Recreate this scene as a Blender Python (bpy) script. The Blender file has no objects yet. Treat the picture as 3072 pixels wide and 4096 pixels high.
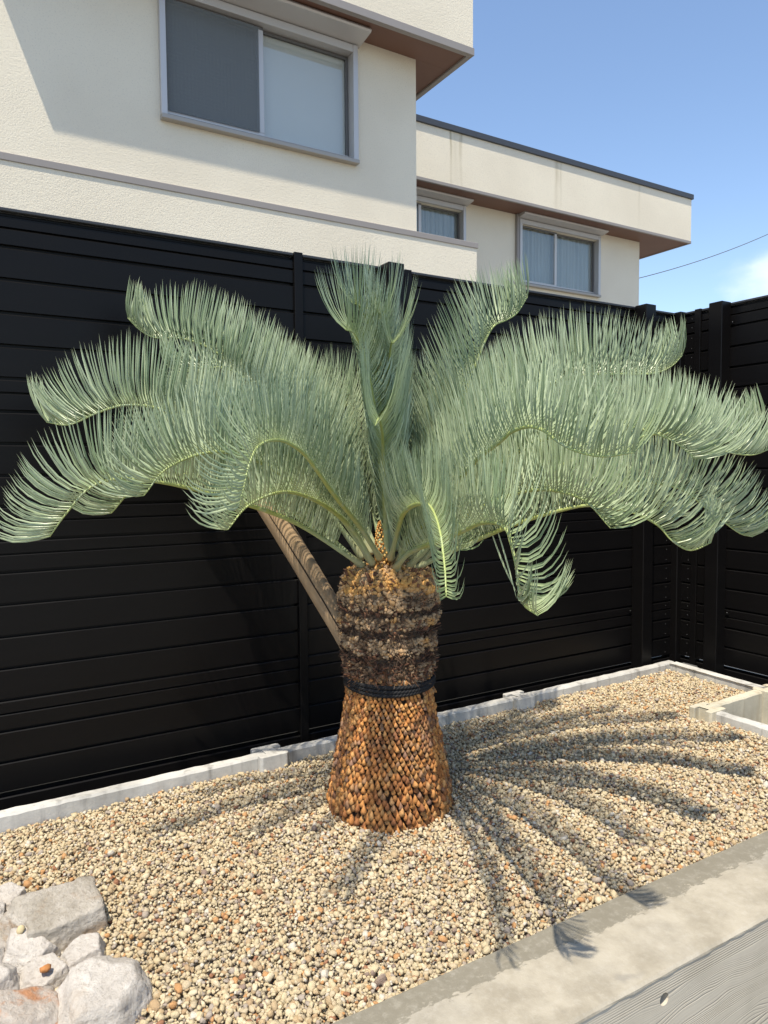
import bpy, bmesh, math, random
import numpy as np
from mathutils import Vector, Matrix, noise as mnoise

# ------------------------------------------------------------------ camera, world, sun, exposure
scene = bpy.context.scene
COL = scene.collection
rnd = random.Random(7)
rs = np.random.RandomState(11)

cam_d = bpy.data.cameras.new('camera')
cam = bpy.data.objects.new('camera', cam_d)
COL.objects.link(cam)
cam_d.sensor_fit = 'HORIZONTAL'
cam_d.sensor_width = 36.0
cam_d.lens = 36.0 * 2939.0 / 3072.0
cam_d.clip_start = 0.05
cam_d.clip_end = 3000
_R = ((0.8564, -0.5162, -0.0080), (-0.0366, -0.0452, -0.9983), (0.5150, 0.8552, -0.0576))
_m = Matrix(((_R[0][0], -_R[1][0], -_R[2][0]),
             (_R[0][1], -_R[1][1], -_R[2][1]),
             (_R[0][2], -_R[1][2], -_R[2][2]))).to_4x4()
_m.translation = (0, 0, 1.15)
cam.matrix_world = _m
scene.camera = cam

SUN_TRAVEL = Vector((0.365, 0.265, -1.0)).normalized()
sun_el = math.asin(-SUN_TRAVEL.z)
sun_az = math.atan2(-SUN_TRAVEL.x, -SUN_TRAVEL.y)

world = bpy.data.worlds.new('World')
scene.world = world
world.use_nodes = True
wn, wl = world.node_tree.nodes, world.node_tree.links
wn.clear()
w_out = wn.new('ShaderNodeOutputWorld')
w_bg = wn.new('ShaderNodeBackground')
w_bg.inputs['Strength'].default_value = 0.15
w_sky = wn.new('ShaderNodeTexSky')
w_sky.sky_type = 'NISHITA'
w_sky.sun_disc = False
w_sky.sun_elevation = sun_el
w_sky.sun_rotation = sun_az
w_sky.air_density = 1.0
w_sky.dust_density = 0.5
w_sky.ozone_density = 1.6
# soft clouds low over the horizon, all the way round
w_tc = wn.new('ShaderNodeTexCoord')
w_sep = wn.new('ShaderNodeSeparateXYZ')
wl.new(w_tc.outputs['Generated'], w_sep.inputs[0])
w_map = wn.new('ShaderNodeMapping')
w_map.inputs['Scale'].default_value = (5.0, 5.0, 9.0)
w_map.inputs['Location'].default_value = (0.9, 0.35, 0.42)
wl.new(w_tc.outputs['Generated'], w_map.inputs[0])
w_noi = wn.new('ShaderNodeTexNoise')
w_noi.inputs['Scale'].default_value = 1.0
w_noi.inputs['Detail'].default_value = 7.0
w_noi.inputs['Roughness'].default_value = 0.5
wl.new(w_map.outputs[0], w_noi.inputs['Vector'])
w_el = wn.new('ShaderNodeMapRange')
w_el.inputs['From Min'].default_value = 0.40
w_el.inputs['From Max'].default_value = 0.12
w_el.inputs['To Min'].default_value = -0.16
w_el.inputs['To Max'].default_value = 0.10
wl.new(w_sep.outputs[2], w_el.inputs[0])
w_add = wn.new('ShaderNodeMath'); w_add.operation = 'ADD'
wl.new(w_noi.outputs[0], w_add.inputs[0]); wl.new(w_el.outputs[0], w_add.inputs[1])
w_rmp = wn.new('ShaderNodeMapRange'); w_rmp.interpolation_type = 'SMOOTHSTEP'
w_rmp.inputs['From Min'].default_value = 0.52
w_rmp.inputs['From Max'].default_value = 0.78
w_rmp.inputs['To Max'].default_value = 0.8
wl.new(w_add.outputs[0], w_rmp.inputs[0])
w_mix = wn.new('ShaderNodeMix'); w_mix.data_type = 'RGBA'
w_mix.inputs['B'].default_value = (5.4, 5.7, 6.5, 1)
wl.new(w_rmp.outputs[0], w_mix.inputs['Factor'])
wl.new(w_sky.outputs[0], w_mix.inputs['A'])
wl.new(w_mix.outputs['Result'], w_bg.inputs['Color'])
wl.new(w_bg.outputs[0], w_out.inputs['Surface'])

sun_d = bpy.data.lights.new('sun', 'SUN')
sun_d.energy = 4.2
sun_d.angle = math.radians(0.53)
sun_d.color = (1.0, 0.915, 0.77)
sun = bpy.data.objects.new('sun', sun_d)
COL.objects.link(sun)
sun.rotation_euler = SUN_TRAVEL.to_track_quat('-Z', 'Y').to_euler()
sun.location = (-6, -4, 12)

scene.render.engine = 'CYCLES'
vs = scene.view_settings
vs.view_transform = 'Standard'
vs.look = 'None'
vs.exposure = 0.62
vs.gamma = 1.0
vs.use_curve_mapping = False

# ------------------------------------------------------------------ helpers
def tag(o, label=None, cat=None, group=None, kind=None):
    if label: o['label'] = label
    if cat: o['category'] = cat
    if group: o['group'] = group
    if kind: o['kind'] = kind
    return o

def link(o, parent=None):
    COL.objects.link(o)
    if parent is not None:
        o.parent = parent
    return o

def empty(name, loc=(0, 0, 0), parent=None):
    o = bpy.data.objects.new(name, None)
    o.empty_display_size = 0.1
    o.location = loc
    return link(o, parent)

def mesh_np(name, V, quads=None, tris=None, mat=None, parent=None, smooth=False, attrs=None):
    """one mesh object from numpy arrays"""
    V = np.asarray(V, dtype=np.float32)
    me = bpy.data.meshes.new(name)
    loops = []; starts = []; totals = []; n = 0
    if quads is not None and len(quads):
        q = np.asarray(quads, dtype=np.int32)
        loops.append(q.ravel()); starts.append(np.arange(len(q)) * 4); totals.append(np.full(len(q), 4)); n = len(q) * 4
    if tris is not None and len(tris):
        t = np.asarray(tris, dtype=np.int32)
        loops.append(t.ravel()); starts.append(n + np.arange(len(t)) * 3); totals.append(np.full(len(t), 3))
    L = np.concatenate(loops).astype(np.int32); S = np.concatenate(starts).astype(np.int32); T = np.concatenate(totals).astype(np.int32)
    me.vertices.add(len(V)); me.vertices.foreach_set('co', V.ravel())
    me.loops.add(len(L)); me.loops.foreach_set('vertex_index', L)
    me.polygons.add(len(S)); me.polygons.foreach_set('loop_start', S); me.polygons.foreach_set('loop_total', T)
    me.update(calc_edges=True)
    me.validate()
    if smooth:
        me.polygons.foreach_set('use_smooth', np.ones(len(me.polygons), dtype=bool))
    for k, a in (attrs or {}).items():
        at = me.attributes.new(k, 'FLOAT', 'POINT')
        at.data.foreach_set('value', np.asarray(a, dtype=np.float32))
    if mat is not None: me.materials.append(mat)
    o = bpy.data.objects.new(name, me)
    return link(o, parent)

def bm_obj(name, bm, mat, parent=None, smooth=False):
    me = bpy.data.meshes.new(name)
    bmesh.ops.recalc_face_normals(bm, faces=bm.faces)
    bm.to_mesh(me); bm.free()
    if smooth:
        me.polygons.foreach_set('use_smooth', np.ones(len(me.polygons), dtype=bool))
    if mat is not None: me.materials.append(mat)
    o = bpy.data.objects.new(name, me)
    return link(o, parent)

def bm_box(bm, x0, x1, y0, y1, z0, z1, bevel=0.0, seg=1):
    vs_ = [bm.verts.new((x, y, z)) for x in (x0, x1) for y in (y0, y1) for z in (z0, z1)]
    f = [(0, 1, 3, 2), (4, 6, 7, 5), (0, 4, 5, 1), (2, 3, 7, 6), (0, 2, 6, 4), (1, 5, 7, 3)]
    fs = [bm.faces.new([vs_[i] for i in q]) for q in f]
    if bevel > 0:
        es = list({e for ff in fs for e in ff.edges})
        bmesh.ops.bevel(bm, geom=es, offset=bevel, segments=seg, profile=0.5, affect='EDGES')

def box(name, x0, x1, y0, y1, z0, z1, mat, parent=None, bevel=0.0, seg=1):
    bm = bmesh.new()
    bm_box(bm, x0, x1, y0, y1, z0, z1, bevel, seg)
    return bm_obj(name, bm, mat, parent)

def prism(name, outline, z0, z1, mat, parent=None, bevel=0.0):
    bm = bmesh.new()
    lo = [bm.verts.new((x, y, z0)) for x, y in outline]
    hi = [bm.verts.new((x, y, z1)) for x, y in outline]
    n = len(outline)
    bm.faces.new(lo[::-1]); bm.faces.new(hi)
    for i in range(n):
        bm.faces.new((lo[i], lo[(i + 1) % n], hi[(i + 1) % n], hi[i]))
    if bevel:
        bmesh.ops.bevel(bm, geom=list(bm.edges), offset=bevel, segments=2, profile=0.5, affect='EDGES')
    return bm_obj(name, bm, mat, parent)

def tube_arrays(P, R, sides=8, cap=True):
    P = np.asarray(P, float); n = len(P)
    R = np.broadcast_to(np.asarray(R, float), (n,))
    T = np.gradient(P, axis=0); T /= np.linalg.norm(T, axis=1)[:, None]
    ref = np.array([0, 0, 1.0]) if abs(T[0, 2]) < 0.9 else np.array([1.0, 0, 0])
    U = np.cross(T, ref); U /= np.linalg.norm(U, axis=1)[:, None]
    W = np.cross(U, T)
    a = np.arange(sides) * 2 * np.pi / sides
    V = (P[:, None] + R[:, None, None] * (np.cos(a)[None, :, None] * U[:, None] + np.sin(a)[None, :, None] * W[:, None])).reshape(-1, 3)
    q = []
    for i in range(n - 1):
        for j in range(sides):
            j2 = (j + 1) % sides
            q.append((i * sides + j, i * sides + j2, (i + 1) * sides + j2, (i + 1) * sides + j))
    t = []
    if cap:
        V = np.vstack([V, P[0], P[-1]]); c0 = len(V) - 2; c1 = len(V) - 1
        for j in range(sides):
            j2 = (j + 1) % sides
            t.append((c0, j2, j)); t.append((c1, (n - 1) * sides + j, (n - 1) * sides + j2))
    return V, np.array(q), np.array(t) if t else None

# ------------------------------------------------------------------ materials
class NT:
    def __init__(s, name):
        s.m = bpy.data.materials.new(name); s.m.use_nodes = True
        s.n = s.m.node_tree.nodes; s.l = s.m.node_tree.links
        s.b = s.n['Principled BSDF']
    def new(s, t, **kw):
        nd = s.n.new(t)
        for k, v in kw.items():
            if hasattr(nd, k): setattr(nd, k, v)
        return nd
    def set(s, nd, **kw):
        for k, v in kw.items(): nd.inputs[k.replace('_', ' ')].default_value = v
        return nd
    def link(s, a, b): s.l.new(a, b)
    def coord(s, scale=(1, 1, 1), out='Object'):
        tc = s.new('ShaderNodeTexCoord'); mp = s.new('ShaderNodeMapping')
        mp.inputs['Scale'].default_value = scale
        s.link(tc.outputs[out], mp.inputs[0])
        return mp.outputs[0]
    def noise(s, vec, scale, detail=4, rough=0.55, dist=0.0):
        nd = s.new('ShaderNodeTexNoise')
        s.set(nd, Scale=scale, Detail=detail, Roughness=rough, Distortion=dist)
        if vec is not None: s.link(vec, nd.inputs['Vector'])
        return nd.outputs[0]
    def ramp(s, fac, stops, interp='LINEAR'):
        nd = s.new('ShaderNodeValToRGB'); cr = nd.color_ramp; cr.interpolation = interp
        while len(cr.elements) < len(stops): cr.elements.new(0.5)
        for e, (p, c) in zip(cr.elements, stops):
            e.position = p; e.color = (*c, 1) if len(c) == 3 else c
        s.link(fac, nd.inputs[0])
        return nd.outputs[0]
    def mixc(s, fac, a, b, mode='MIX'):
        nd = s.new('ShaderNodeMix'); nd.data_type = 'RGBA'; nd.blend_type = mode
        for sock, v in ((nd.inputs['Factor'], fac), (nd.inputs['A'], a), (nd.inputs['B'], b)):
            if isinstance(v, (int, float)): sock.default_value = v
            elif isinstance(v, tuple): sock.default_value = (*v, 1) if len(v) == 3 else v
            else: s.link(v, sock)
        return nd.outputs['Result']
    def math(s, op, a, b=None, clamp=False):
        nd = s.new('ShaderNodeMath'); nd.operation = op; nd.use_clamp = clamp
        for i, v in enumerate((a, b)):
            if v is None: continue
            if isinstance(v, (int, float)): nd.inputs[i].default_value = v
            else: s.link(v, nd.inputs[i])
        return nd.outputs[0]
    def rng(s, v, a, b, c=0.0, d=1.0, smooth=True):
        nd = s.new('ShaderNodeMapRange')
        if smooth: nd.interpolation_type = 'SMOOTHSTEP'
        s.link(v, nd.inputs[0])
        for i, x in zip((1, 2, 3, 4), (a, b, c, d)): nd.inputs[i].default_value = x
        return nd.outputs[0]
    def bump(s, h, strength=0.3, dist=0.01):
        nd = s.new('ShaderNodeBump'); s.set(nd, Strength=strength, Distance=dist)
        s.link(h, nd.inputs['Height']); s.link(nd.outputs[0], s.b.inputs['Normal'])
    def base(s, c):
        if isinstance(c, tuple): s.b.inputs['Base Color'].default_value = (*c, 1)
        else: s.link(c, s.b.inputs['Base Color'])
    def rough(s, r):
        if isinstance(r, (int, float)): s.b.inputs['Roughness'].default_value = r
        else: s.link(r, s.b.inputs['Roughness'])
    def attr(s, name):
        nd = s.new('ShaderNodeAttribute'); nd.attribute_name = name
        return nd.outputs['Fac']
    def sepxyz(s, vec):
        nd = s.new('ShaderNodeSeparateXYZ'); s.link(vec, nd.inputs[0]); return nd.outputs

def simple(name, col, rough=0.5, metal=0.0, var=0.0, vscale=20.0, spec=None):
    t = NT(name); t.rough(rough); t.b.inputs['Metallic'].default_value = metal
    if spec is not None: t.b.inputs['Specular IOR Level'].default_value = spec
    if var:
        n = t.noise(t.coord(), vscale)
        t.base(t.mixc(n, tuple(c * (1 - var) for c in col), tuple(min(1, c * (1 + var)) for c in col)))
    else: t.base(col)
    return t.m

def m_stucco(name, streaks=False):
    t = NT(name); v = t.coord()
    big = t.noise(v, 0.7, 3); fine = t.noise(v, 75.0, 5, 0.75); mid = t.noise(v, 38.0, 3)
    c = t.mixc(t.rng(big, 0.3, 0.7), (0.71, 0.64, 0.505), (0.78, 0.71, 0.565))
    c = t.mixc(t.math('MULTIPLY', t.rng(fine, 0.46, 0.34), 0.7), c, (0.57, 0.515, 0.425))
    if streaks:
        o = t.sepxyz(v)
        wob = t.math('MULTIPLY', t.math('SUBTRACT', t.noise(t.coord((1.5, 1, 1.2)), 1.4, 3), 0.5), 0.10)
        x = t.math('ADD', o[0], wob)
        tot = None
        for cx_, w_, st in ((7.02, 0.035, 0.85), (7.22, 0.05, 0.55), (9.25, 0.06, 0.45), (9.36, 0.03, 0.4), (11.35, 0.05, 0.25), (7.12, 0.16, 0.3), (9.3, 0.14, 0.22)):
            d = t.math('ABSOLUTE', t.math('SUBTRACT', x, cx_))
            f = t.math('MULTIPLY', t.rng(d, w_, 0.0), st)
            tot = f if tot is None else t.math('ADD', tot, f)
        fade = t.rng(o[2], 5.65, 6.4, 0.3, 1.0)
        tot = t.math('MULTIPLY', t.math('MULTIPLY', tot, fade), t.rng(t.noise(t.coord((9, 1, 0.8)), 2.0, 4), 0.25, 0.7, 0.35, 1.0), clamp=True)
        c = t.mixc(tot, c, (0.34, 0.28, 0.16))
    t.base(c); t.rough(0.9)
    h = t.math('ADD', fine, t.math('MULTIPLY', mid, 0.35))
    t.bump(h, 0.8, 0.006)
    return t.m

def m_concrete(name, c0, c1, stain=(0.25, 0.23, 0.19), amt=0.5, vert=True):
    t = NT(name); v = t.coord()
    n1 = t.noise(v, 6.0, 6, 0.6); n2 = t.noise(v, 60.0, 5, 0.7); n3 = t.noise(t.coord((14, 14, 2.0) if vert else (3, 3, 3)), 1.6, 5)
    c = t.mixc(t.rng(n1, 0.3, 0.7), c0, c1)
    c = t.mixc(t.math('MULTIPLY', t.rng(n3, 0.5, 0.75), amt), c, stain)
    c = t.mixc(t.math('MULTIPLY', t.rng(n2, 0.55, 0.8), 0.4), c, tuple(x * 0.7 for x in c0))
    t.base(c); t.rough(0.85); t.bump(t.math('ADD', n2, n1), 0.35, 0.004)
    return t.m

M = {}
M['stucco'] = m_stucco('stucco_cream')
M['stucco_wing'] = m_stucco('stucco_cream_streaked', True)
M['soffit'] = simple('soffit_red_brown', (0.165, 0.085, 0.058), 0.6, var=0.12, vscale=3)
M['trim_grey'] = simple('trim_warm_grey', (0.27, 0.245, 0.225), 0.5, var=0.06, vscale=4)
M['alu'] = simple('aluminium_frame', (0.52, 0.50, 0.48), 0.42, 0.35)
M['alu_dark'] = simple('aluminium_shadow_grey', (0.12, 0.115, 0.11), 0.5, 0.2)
M['roof_cap'] = simple('roof_edge_charcoal', (0.055, 0.06, 0.07), 0.5, 0.2)
M['room'] = simple('dark_room', (0.03, 0.03, 0.03), 0.9)
M['curtain'] = simple('curtain_cloth', (0.42, 0.455, 0.45), 0.9)
M['blind'] = simple('pale_blind', (0.72, 0.72, 0.69), 0.7)
M['wire'] = simple('cable_grey', (0.10, 0.11, 0.11), 0.6)
M['rope'] = simple('rope_black', (0.006, 0.006, 0.007), 0.8, var=0.3, vscale=300)
M['screw'] = simple('screw_steel', (0.16, 0.16, 0.165), 0.45, 0.7)

def m_fence():
    t = NT('fence_black_aluminium'); v = t.coord()
    n = t.noise(t.coord((0.6, 0.6, 5)), 3.0, 3); d = t.noise(v, 240.0, 2, 0.6); sm = t.noise(v, 2.2, 4)
    c = t.mixc(n, (0.0040, 0.0037, 0.0038), (0.0062, 0.0056, 0.0056))
    c = t.mixc(t.rng(d, 0.76, 0.82), c, (0.16, 0.15, 0.14))
    t.base(c); t.rough(t.rng(sm, 0.3, 0.7, 0.30, 0.42)); t.b.inputs['Specular IOR Level'].default_value = 0.15
    t.bump(t.noise(t.coord((0.35, 0.35, 2.5)), 2.5, 2), 0.05, 0.01)
    return t.m
M['fence'] = m_fence()

def m_glass(name, tint, rough=0.02, trans=0.85):
    t = NT(name)
    g = t.new('ShaderNodeBsdfGlossy'); g.inputs['Roughness'].default_value = rough; g.inputs['Color'].default_value = (0.92, 0.92, 0.90, 1)
    tr = t.new('ShaderNodeBsdfTransparent'); tr.inputs['Color'].default_value = (*tint, 1)
    lw = t.new('ShaderNodeLayerWeight'); lw.inputs['Blend'].default_value = 0.5
    fr = t.math('ADD', 0.08, t.math('MULTIPLY', t.math('POWER', lw.outputs['Facing'], 4.0), 0.80))
    mx = t.new('ShaderNodeMixShader')
    t.link(fr, mx.inputs[0]); t.link(tr.outputs[0], mx.inputs[1]); t.link(g.outputs[0], mx.inputs[2])
    t.link(mx.outputs[0], t.n['Material Output'].inputs['Surface'])
    return t.m
M['glass'] = m_glass('window_glass', (0.90, 0.91, 0.90))

def m_screen():
    t = NT('insect_screen')
    d = t.new('ShaderNodeBsdfDiffuse'); d.inputs['Color'].default_value = (0.19, 0.205, 0.21, 1)
    tr = t.new('ShaderNodeBsdfTransparent')
    mx = t.new('ShaderNodeMixShader'); 
    n = t.noise(t.coord((1, 1, 1)), 9.0, 3)
    w1 = t.new('ShaderNodeTexWave'); w1.bands_direction = 'X'; t.set(w1, Scale=9.0, Distortion=1.5, Detail=1.0); t.link(t.coord(), w1.inputs['Vector'])
    w2 = t.new('ShaderNodeTexWave'); w2.bands_direction = 'Z'; t.set(w2, Scale=9.0, Distortion=1.5, Detail=1.0); t.link(t.coord(), w2.inputs['Vector'])
    f = t.math('ADD', 0.50, t.math('MULTIPLY', t.math('ADD', w1.outputs[1], w2.outputs[1]), 0.035))
    t.link(f, mx.inputs[0]); t.link(tr.outputs[0], mx.inputs[1]); t.link(d.outputs[0], mx.inputs[2])
    t.link(mx.outputs[0], t.n['Material Output'].inputs['Surface'])
    return t.m
M['screen'] = m_screen()

M['panel'] = m_concrete('kerb_concrete', (0.40, 0.39, 0.36), (0.56, 0.545, 0.505), (0.20, 0.19, 0.17), 0.85)
M['panel_warm'] = m_concrete('kerb_concrete_yellowed', (0.46, 0.425, 0.33), (0.58, 0.53, 0.41), (0.32, 0.25, 0.15), 0.6)
M['footing'] = simple('footing_dark_concrete', (0.09, 0.09, 0.09), 0.9, var=0.3, vscale=30)

def m_wall_top():
    """planter wall: cement skim on top with a darker damp-looking band by the gravel, board-marked face"""
    t = NT('planter_wall_concrete'); v = t.coord(); o = t.sepxyz(v)
    n1 = t.noise(v, 9.0, 8, 0.65); n2 = t.noise(v, 45.0, 6, 0.7); n3 = t.noise(v, 2.3, 4); n4 = t.noise(v, 220.0, 3)
    c = t.mixc(t.rng(n1, 0.32, 0.68), (0.275, 0.243, 0.185), (0.395, 0.355, 0.28))
    c = t.mixc(t.math('MULTIPLY', t.rng(n3, 0.45, 0.7), 0.45), c, (0.27, 0.255, 0.225))
    # band with ragged boundary on the gravel side
    yy = t.math('ADD', o[1], t.math('MULTIPLY', t.math('SUBTRACT', t.noise(t.coord((1, 2.2, 1)), 26.0, 5, 0.6), 0.5), 0.085))
    edge = t.math('ADD', 1.222, t.math('MULTIPLY', t.math('SUBTRACT', t.noise(t.coord((1, 0.01, 0.01)), 1.6, 2), 0.5), 0.05))
    band = t.rng(t.math('SUBTRACT', yy, edge), -0.004, 0.004)
    flake = t.rng(t.noise(t.coord((1, 1.6, 1)), 38.0, 5, 0.65), 0.605, 0.63)
    flake = t.math('MULTIPLY', flake, t.rng(o[1], 1.285, 1.20, 0, 1))
    band = t.math('MULTIPLY', band, t.math('SUBTRACT', 1.0, flake), clamp=True)
    c = t.mixc(t.math('MULTIPLY', band, 0.85), c, (0.175, 0.158, 0.118))
    patch = t.rng(t.noise(t.coord((0.8, 1, 1)), 5.3, 4, 0.5), 0.66, 0.72)
    c = t.mixc(t.math('MULTIPLY', patch, 0.45), c, (0.19, 0.18, 0.16))
    c = t.mixc(t.math('MULTIPLY', t.rng(n2, 0.45, 0.8), 0.35), c, (0.47, 0.44, 0.375))
    t.base(c); t.rough(0.85)
    t.bump(t.math('ADD', t.math('MULTIPLY', n2, 0.7), n4), 0.25, 0.003)
    return t.m
M['wall_top'] = m_wall_top()

def m_wall_face():
    t = NT('board_marked_concrete'); v = t.coord()
    # wood grain printed by the formwork: runs along the wall, tight at the top, wandering below
    o = t.sepxyz(v)
    low = t.rng(o[2], -0.030, -0.055)
    warp = t.math('MULTIPLY', t.math('SUBTRACT', t.noise(t.coord((2.2, 1, 7)), 1.3, 2), 0.5), t.math('MULTIPLY', low, 0.09))
    z = t.math('ADD', o[2], warp)
    comb = t.new('ShaderNodeCombineXYZ'); t.link(t.math('MULTIPLY', o[0], 0.018), comb.inputs[0]); t.link(z, comb.inputs[2])
    jit = t.math('MULTIPLY', t.noise(comb.outputs[0], 70.0, 2), 3.2)
    s = t.math('SINE', t.math('ADD', t.math('MULTIPLY', z, 1050.0), jit))
    groove = t.math('POWER', t.math('MULTIPLY', t.math('ADD', s, 1.0), 0.5), 5.0)
    amp = t.rng(t.noise(comb.outputs[0], 30.0, 2), 0.42, 0.62, 0.06, 1.0)
    groove = t.math('MULTIPLY', groove, amp)
    fine = t.noise(comb.outputs[0], 260.0, 3, 0.7)
    c = t.mixc(t.rng(t.noise(v, 5.0, 5), 0.3, 0.7), (0.42, 0.375, 0.295), (0.50, 0.45, 0.36))
    c = t.mixc(t.math('MULTIPLY', groove, 0.42), c, (0.17, 0.15, 0.12))
    c = t.mixc(t.math('MULTIPLY', t.rng(fine, 0.5, 0.8), 0.3), c, (0.53, 0.49, 0.42))
    t.base(c); t.rough(0.85)
    t.bump(t.math('SUBTRACT', t.math('MULTIPLY', fine, 0.25), groove), 0.55, 0.003)
    return t.m
M['wall_face'] = m_wall_face()

def m_gravel():
    t = NT('gravel_stones'); r = t.attr('rnd'); v = t.coord()
    c = t.ramp(r, [(0.0, (0.57, 0.47, 0.29)), (0.22, (0.68, 0.575, 0.39)), (0.40, (0.52, 0.425, 0.28)), (0.55, (0.60, 0.485, 0.295)),
                   (0.66, (0.47, 0.34, 0.19)), (0.76, (0.36, 0.305, 0.26)), (0.845, (0.62, 0.57, 0.48)), (0.88, (0.50, 0.24, 0.08)),
                   (0.92, (0.42, 0.28, 0.15)), (0.955, (0.28, 0.095, 0.040)), (0.98, (0.21, 0.145, 0.125))], 'CONSTANT')
    n = t.noise(v, 260.0, 4, 0.75); big = t.noise(v, 1.5, 2)
    c = t.mixc(t.math('MULTIPLY', t.rng(n, 0.48, 0.72), 0.55), c, (0.22, 0.17, 0.115))
    c = t.mixc(0.16, c, t.mixc(big, (0.40, 0.31, 0.18), (0.66, 0.54, 0.35)), 'MIX')
    t.base(c); t.rough(0.9); t.bump(n, 0.9, 0.004)
    return t.m
M['gravel'] = m_gravel()
M['soil'] = simple('gravel_bed_base', (0.30, 0.26, 0.20), 0.95, var=0.3, vscale=60)
M['ground'] = simple('ground_earth', (0.20, 0.185, 0.16), 0.95, var=0.25, vscale=3)

def m_rock(name, a, b, c_, stain, stain_amt, sc=9.0, lo=0.52, hi=0.66):
    t = NT(name); v = t.coord()
    n1 = t.noise(v, sc, 8, 0.68, 0.1); n2 = t.noise(v, sc * 11, 6, 0.75); n3 = t.noise(t.coord((1, 1, 2.5)), sc * 0.9, 5, 0.6, 0.4)
    c = t.mixc(t.rng(n1, 0.35, 0.65), a, b)
    c = t.mixc(t.math('MULTIPLY', t.rng(n2, 0.48, 0.72), 0.6), c, c_)
    c = t.mixc(t.math('MULTIPLY', t.rng(n3, lo, hi), stain_amt), c, stain)
    t.base(c); t.rough(0.8); t.bump(t.math('ADD', t.math('MULTIPLY', n1, 1.6), t.math('MULTIPLY', n2, 0.6)), 0.9, 0.014)
    return t.m
M['rock_white'] = m_rock('rock_white', (0.50, 0.455, 0.40), (0.66, 0.615, 0.555), (0.30, 0.25, 0.20), (0.40, 0.29, 0.18), 0.30)
M['rock_brown'] = m_rock('rock_brown_grey', (0.34, 0.30, 0.24), (0.52, 0.475, 0.41), (0.20, 0.16, 0.115), (0.30, 0.18, 0.085), 0.6)
M['rock_orange'] = m_rock('rock_orange_veined', (0.44, 0.38, 0.32), (0.55, 0.50, 0.44), (0.40, 0.28, 0.19), (0.44, 0.18, 0.06), 0.85, 9.0, 0.46, 0.57)
M['pebble_rust'] = simple('pebble_rust', (0.45, 0.19, 0.06), 0.85, var=0.3, vscale=80)
M['pebble_tan'] = simple('pebble_tan', (0.52, 0.42, 0.24), 0.85, var=0.25, vscale=80)

def m_leaf():
    t = NT('cycad_leaflet'); r = t.attr('rnd'); u = t.attr('u'); yg = t.attr('yel')
    c = t.mixc(r, (0.195, 0.268, 0.148), (0.49, 0.565, 0.37))
    c = t.mixc(yg, c, (0.30, 0.36, 0.13))
    c = t.mixc(t.math('MULTIPLY', t.rng(u, 0.86, 1.0), 0.55), c, (0.40, 0.40, 0.22))
    t.base(c); t.rough(0.31); t.b.inputs['Specular IOR Level'].default_value = 0.5
    # a little light passes through the blades
    tl = t.new('ShaderNodeBsdfTranslucent'); t.link(t.mixc(0.5, c, (0.30, 0.42, 0.12)), tl.inputs['Color'])
    mx = t.new('ShaderNodeMixShader'); mx.inputs[0].default_value = 0.09
    t.link(t.b.outputs[0], mx.inputs[1]); t.link(tl.outputs[0], mx.inputs[2])
    t.link(mx.outputs[0], t.n['Material Output'].inputs['Surface'])
    return t.m
M['leaf'] = m_leaf()

def m_rachis():
    t = NT('cycad_rachis'); u = t.attr('u')
    n = t.noise(t.coord((30, 30, 30)), 1.0, 3)
    c = t.ramp(u, [(0.0, (0.38, 0.36, 0.20)), (0.10, (0.30, 0.37, 0.21)), (0.35, (0.33, 0.37, 0.10)), (1.0, (0.36, 0.42, 0.16))])
    c = t.mixc(t.math('MULTIPLY', t.rng(n, 0.5, 0.7), 0.5), c, (0.36, 0.42, 0.32))
    t.base(c); t.rough(0.5)
    return t.m
M['rachis'] = m_rachis()

def m_leafbase():
    t = NT('trunk_leaf_base'); oi = t.new('ShaderNodeObjectInfo'); v = t.coord()
    r = t.math('FRACT', t.math('ADD', t.attr('rnd'), oi.outputs['Random']))
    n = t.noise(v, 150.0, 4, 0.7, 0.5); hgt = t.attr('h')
    c = t.ramp(r, [(0.0, (0.25, 0.09, 0.026)), (0.3, (0.47, 0.185, 0.044)), (0.65, (0.58, 0.26, 0.066)), (0.88, (0.54, 0.29, 0.10)), (1.0, (0.27, 0.145, 0.09))])
    c = t.mixc(t.rng(n, 0.5, 0.72), c, (0.075, 0.036, 0.018))
    c = t.mixc(t.math('MULTIPLY', t.rng(t.noise(t.coord((1, 1, 1)), 9.0, 3), 0.5, 0.64), 0.55), c, (0.12, 0.075, 0.055))
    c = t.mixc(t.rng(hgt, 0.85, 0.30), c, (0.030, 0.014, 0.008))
    t.base(c); t.rough(0.75); t.bump(n, 0.5, 0.003)
    return t.m
M['leafbase'] = m_leafbase()

def m_trunk():
    t = NT('trunk_core'); v = t.coord(); n = t.noise(v, 45.0, 5, 0.7)
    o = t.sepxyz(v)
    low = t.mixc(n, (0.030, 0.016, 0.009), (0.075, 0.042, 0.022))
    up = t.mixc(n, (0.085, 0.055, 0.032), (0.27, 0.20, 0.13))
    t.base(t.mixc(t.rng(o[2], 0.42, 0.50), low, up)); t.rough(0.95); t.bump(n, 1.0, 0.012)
    return t.m
M['trunk'] = m_trunk()

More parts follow.
